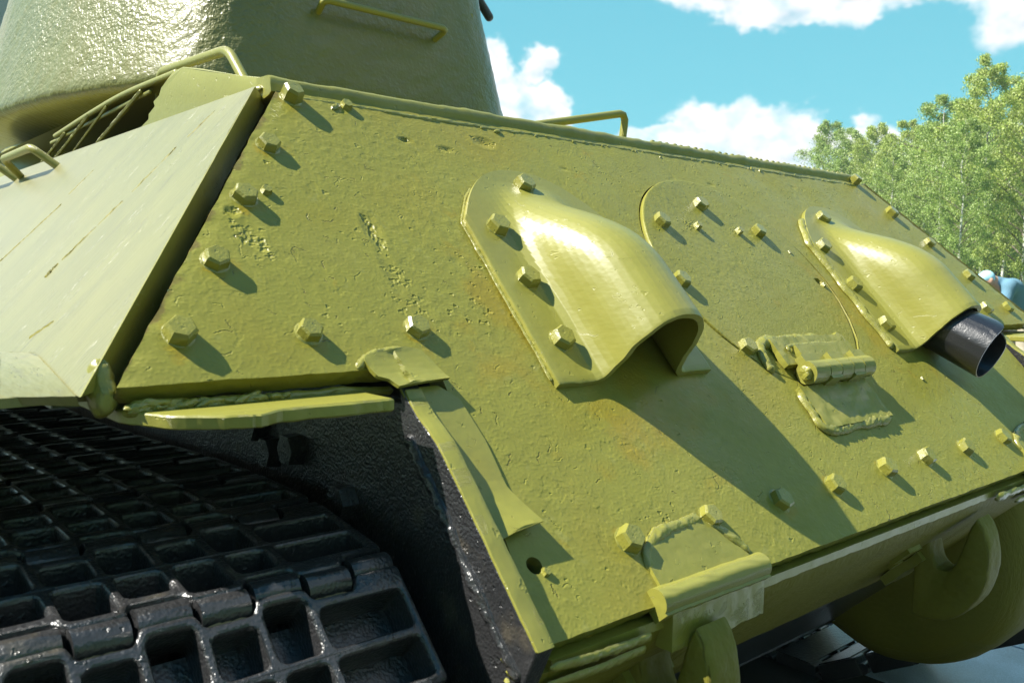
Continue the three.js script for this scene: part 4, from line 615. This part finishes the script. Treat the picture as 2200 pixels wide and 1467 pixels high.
// ------------------------------------------------------------------ trees
{
  const bark = (() => { const w = 128, h = 512, a = new Uint8Array(w * h * 4), r = rng(2), marks = []; for (let i = 0; i < 46; i++) marks.push([r(), r(), .06 + .25 * r(), .004 + .012 * r()]); for (let y = 0; y < h; y++) for (let x = 0; x < w; x++) { const u = x / w, v = y / h; let k = .62 * (1 + .3 * wrapN(u, v, 1, 9, 1, 3)); for (const [a1, b1, c1, d1] of marks) { let dx = Math.abs(u - a1); dx = Math.min(dx, 1 - dx); if (dx < c1 * .5 && Math.abs(v - b1 + .01 * n3(u * 30, b1 * 40, 1)) < d1) k = .06; } const o = 4 * (y * w + x); a[o] = toS(k); a[o + 1] = toS(k * .97); a[o + 2] = toS(k * .9); a[o + 3] = 255; } return tex(a, w, h, { color: true }); })();
  const birchBark = new THREE.MeshStandardMaterial({ map: bark, roughness: .8 }), twigM = new THREE.MeshStandardMaterial({ color: new THREE.Color().setRGB(.16, .13, .1), roughness: .9 });
  const leafM = (r, g, b) => new THREE.MeshPhysicalMaterial({ color: new THREE.Color().setRGB(r, g, b), roughness: .55, transmission: .45, thickness: 0, side: THREE.DoubleSide, vertexColors: true });
  const green = leafM(.37, .45, .085), green2 = leafM(.30, .41, .085), redM = leafM(.16, .06, .045);
  const trunkGeo = (h, r0, seed) => { const r = rng(seed), P = []; for (let i = 0; i <= 8; i++) P.push(V3((r() - .5) * .12 * i * .35, h * i / 8 * .97, (r() - .5) * .12 * i * .35)); const c = new THREE.CatmullRomCurve3(P), g = new THREE.TubeGeometry(c, 48, 1, 9), p = g.attributes.position, uv = g.attributes.uv; for (let i = 0; i < p.count; i++) { const t = uv.getX(i), q = c.getPointAt(t), k = r0 * (Math.pow(1 - t, .8) * .92 + .06) * (1 + .5 * Math.pow(Math.max(0, 1 - t * 18), 2)); p.setXYZ(i, q.x + (p.getX(i) - q.x) * k, q.y + (p.getY(i) - q.y) * k, q.z + (p.getZ(i) - q.z) * k); const a = uv.getY(i); uv.setXY(i, a, t * h / 2.2); } g.computeVertexNormals(); return [g, c]; };
  function tree(h, r0, cw, bare, leaves, seed, leafSize, conical) {
    const r = rng(seed), [tg, tc] = trunkGeo(h, r0, seed + 1), limbs = [], LP = [], LC = [], LI = [], q = V3(), ax = V3(), bx = V3();
    const addLeaf = (p, s, tone) => { const a = r() * 6.28, tilt = (r() - .5) * 1.3; ax.set(Math.cos(a), (r() - .5) * .8, Math.sin(a)).normalize().multiplyScalar(s * (.5 + .5 * r())); bx.set(Math.sin(tilt) * Math.cos(a + 1.5), -Math.cos(tilt), Math.sin(tilt) * Math.sin(a + 1.5)).multiplyScalar(s * (.9 + .9 * r())); const k = LP.length / 3; LP.push(p.x - ax.x, p.y - ax.y, p.z - ax.z, p.x + ax.x * .9, p.y + ax.y, p.z + ax.z * .9, p.x + ax.x * .5 + bx.x, p.y + ax.y * .5 + bx.y, p.z + ax.z * .5 + bx.z, p.x - ax.x * .6 + bx.x * .8, p.y - ax.y * .6 + bx.y * .8, p.z - ax.z * .6 + bx.z * .8); for (let i = 0; i < 4; i++) LC.push(tone * (.95 + .1 * r()), tone, tone * .9); LI.push(k, k + 1, k + 2, k, k + 2, k + 3); };
    const nL = conical ? 44 : 46, per = leaves / nL;
    for (let l = 0; l < nL; l++) {
      const t = bare + (.98 - bare) * (l + r()) / nL, a = l * 2.399 + r() * .6, base = tc.getPointAt(clamp(t, 0, 1)), env = conical ? (1 - t) * 1.05 + .05 : Math.pow(Math.sin(Math.PI * clamp((t - bare) / (1.03 - bare), 0, 1) * .88 + .36), .9), len = cw * env * (.6 + .6 * r()), rise = (conical ? -.1 : .75 * (1 - t * .4)) * len;
      const d = V3(Math.cos(a), 0, Math.sin(a)), tip = base.clone().addScaledVector(d, len).add(V3(0, rise, 0)), midp = base.clone().lerp(tip, .55).add(V3(0, rise * .25, 0)), c = new THREE.QuadraticBezierCurve3(base, midp, tip);
      limbs.push(new THREE.TubeGeometry(c, 6, .016 + .022 * (1 - t), 5));
      const strands = Math.round(16 + len * 13);
      for (let s = 0; s < strands; s++) {
        const st = .25 + .75 * Math.sqrt(r()), p0 = c.getPoint(st), sd = V3((r() - .5) * .9, .5 * r(), (r() - .5) * .9).multiplyScalar((.55 + .3 * len) * (.6 + .4 * env)), drop = (conical ? .25 : .4 + 1.2 * r()) * (.12 + .88 * env), tone = .72 + .55 * r(), n = Math.ceil(per / strands);
        for (let k = 0; k < n; k++) { const f = (k + r()) / n; q.copy(p0).addScaledVector(sd, Math.sqrt(f)).add(V3((r() - .5) * .3, -drop * f * f + (r() - .5) * .3, (r() - .5) * .3)); addLeaf(q, leafSize * (.6 + .7 * r()), tone); }
      }
    }
    const cg = new THREE.BufferGeometry(); cg.setAttribute('position', new THREE.Float32BufferAttribute(LP, 3)); cg.setAttribute('color', new THREE.Float32BufferAttribute(LC, 3)); cg.setIndex(LI); cg.computeVertexNormals();
    return { tg, lg: uvBox(merge(limbs)), cg, h };
  }
  const kinds = [tree(12, .10, 2.4, .13, 40000, 101, .043), tree(12, .09, 2.1, .16, 37000, 202, .043), tree(12, .10, 2.7, .1, 42000, 303, .044), tree(12, .085, 2.0, .18, 34000, 404, .042), tree(5, .05, 1.7, .02, 14000, 606, .07)];
  const red = tree(7, .11, 1.5, .1, 6000, 505, .06, true);
  const place = (kind, x, z, h, turn, mat, bk, name, label, cat, group) => { const t = thing(name, label, cat, [x, 0, z], group), s = h / kind.h; mesh('trunk', kind.tg, bk, t); mesh('limbs', kind.lg, twigM, t); mesh('crown', kind.cg, mat, t); t.scale.set(s * 1.0, s, s); t.rotation.y = turn; return t; };
  // direction (degrees clockwise from straight ahead of the tank, seen from the camera), distance, height
  const spots = [[69.1, 41, 10.6, 0, 'tallest birch tree, its crown topping all others at the right'], [66.9, 43, 9.7, 1, 'tall birch tree just left of the tallest one, above the person'], [71.2, 39, 9.4, 2, 'birch tree at the right edge of the picture'], [65.0, 49, 9.6, 2, 'birch tree in the dip right of the middle of the birches'], [63.2, 54, 10.4, 0, 'far birch tree with a rounded top, middle of the lower birches'], [60.5, 60, 11.7, 1, 'far birch tree with a narrow top at the left end of the lower birches'], [61.9, 58, 10.8, 3, 'far birch tree second from the left end of the row'], [64.2, 46, 7.6, 3, 'low birch tree in front of the dip in the tree line'], [58.9, 72, 9.6, 1, 'smallest birch tree just clearing the roof edge'], [67.9, 36, 7.4, 1, 'lower birch tree whose hanging twigs reach down to the person'], [73.4, 38, 10, 0, 'birch tree mostly beyond the right edge'], [70.2, 47, 10.4, 3, 'birch tree behind the tallest one'], [68.1, 50, 10.6, 2, 'birch tree filling the gap between the two tallest ones'], [66.0, 47, 8.6, 0, 'middle-height birch tree below the slope of the tree line'], [62.6, 62, 10.2, 2, 'far birch tree behind the row of lower birches'], [61.2, 56, 8.8, 1, 'low far birch tree in front of the left end of the row']];
  for (const [az, D, h, k, label] of spots) place(kinds[k], -1.475 + D * Math.sin(R(az)), 1.227 - D * Math.cos(R(az)), h, az * 3.7, k % 2 ? green2 : green, birchBark, 'birch_tree', label, 'tree', 'birch trees beyond the tank');
  place(red, -1.475 + 66 * Math.sin(R(59.55)), 1.227 - 66 * Math.cos(R(59.55)), 7.4, 1, redM, twigM, 'red_leaved_tree', 'small dark red tree beside the far left birches', 'tree');
  const rw = rng(31);
  for (let i = 0; i < 16; i++) { const az = 62 + 14 * i / 15, D = 52 + 8 * rw(); place(kinds[4], -1.475 + D * Math.sin(R(az)), 1.227 - D * Math.cos(R(az)), 3.6 + 1.6 * rw(), i * 2.1, green2, twigM, 'young_tree', 'low leafy young tree in the undergrowth between the birch trunks', 'tree', 'undergrowth between the birch trunks'); }
  for (let i = 0; i < 26; i++) { const az = 96 + 190 * i / 25, D = 17 + 9 * rw(); place(kinds[i % 4], -1.475 + D * Math.sin(R(az)), 1.227 - D * Math.cos(R(az)), 10.5 + 3 * rw(), i * 1.3, green2, birchBark, 'birch_tree', 'birch tree on the near side of the clearing, behind the viewer', 'tree', 'birch trees behind the viewer'); }
  for (let i = 0; i < 26; i++) { const az = 57 + 19 * i / 25 + (rw() - .5) * .8, D = 58 + 22 * rw() + Math.max(0, 62 - az) * 6; if (az < 60) continue; place(kinds[i % 4], -1.475 + D * Math.sin(R(az)), 1.227 - D * Math.cos(R(az)), 8.5 + 2.4 * rw(), i, green2, birchBark, 'birch_tree', 'birch tree standing deep in the wood behind the front birches', 'tree', 'birch trees deep in the wood'); }
}
// ------------------------------------------------------------------ grey stone pylon far beyond the turret's left side
{
  const st = thing('stone_pylon', 'tall grey stone pylon far behind the left side of the turret', 'pylon', [2.86, 0, -23.4]);
  const m = new THREE.MeshStandardMaterial({ color: new THREE.Color().setRGB(.30, .30, .31), roughness: .85, bumpMap: castBump, bumpScale: .01 });
  mesh('shaft', rough(gridBox(1.3, 14, 1.3, .5, 0, 7.4, 0), .01, 1, 2), m, st); mesh('base', uvBox(box(2.2, .5, 2.2, 0, .25, 0, .02)), m, st);
}
renderer.setSize(1024, 682);
renderer.render(scene, camera);
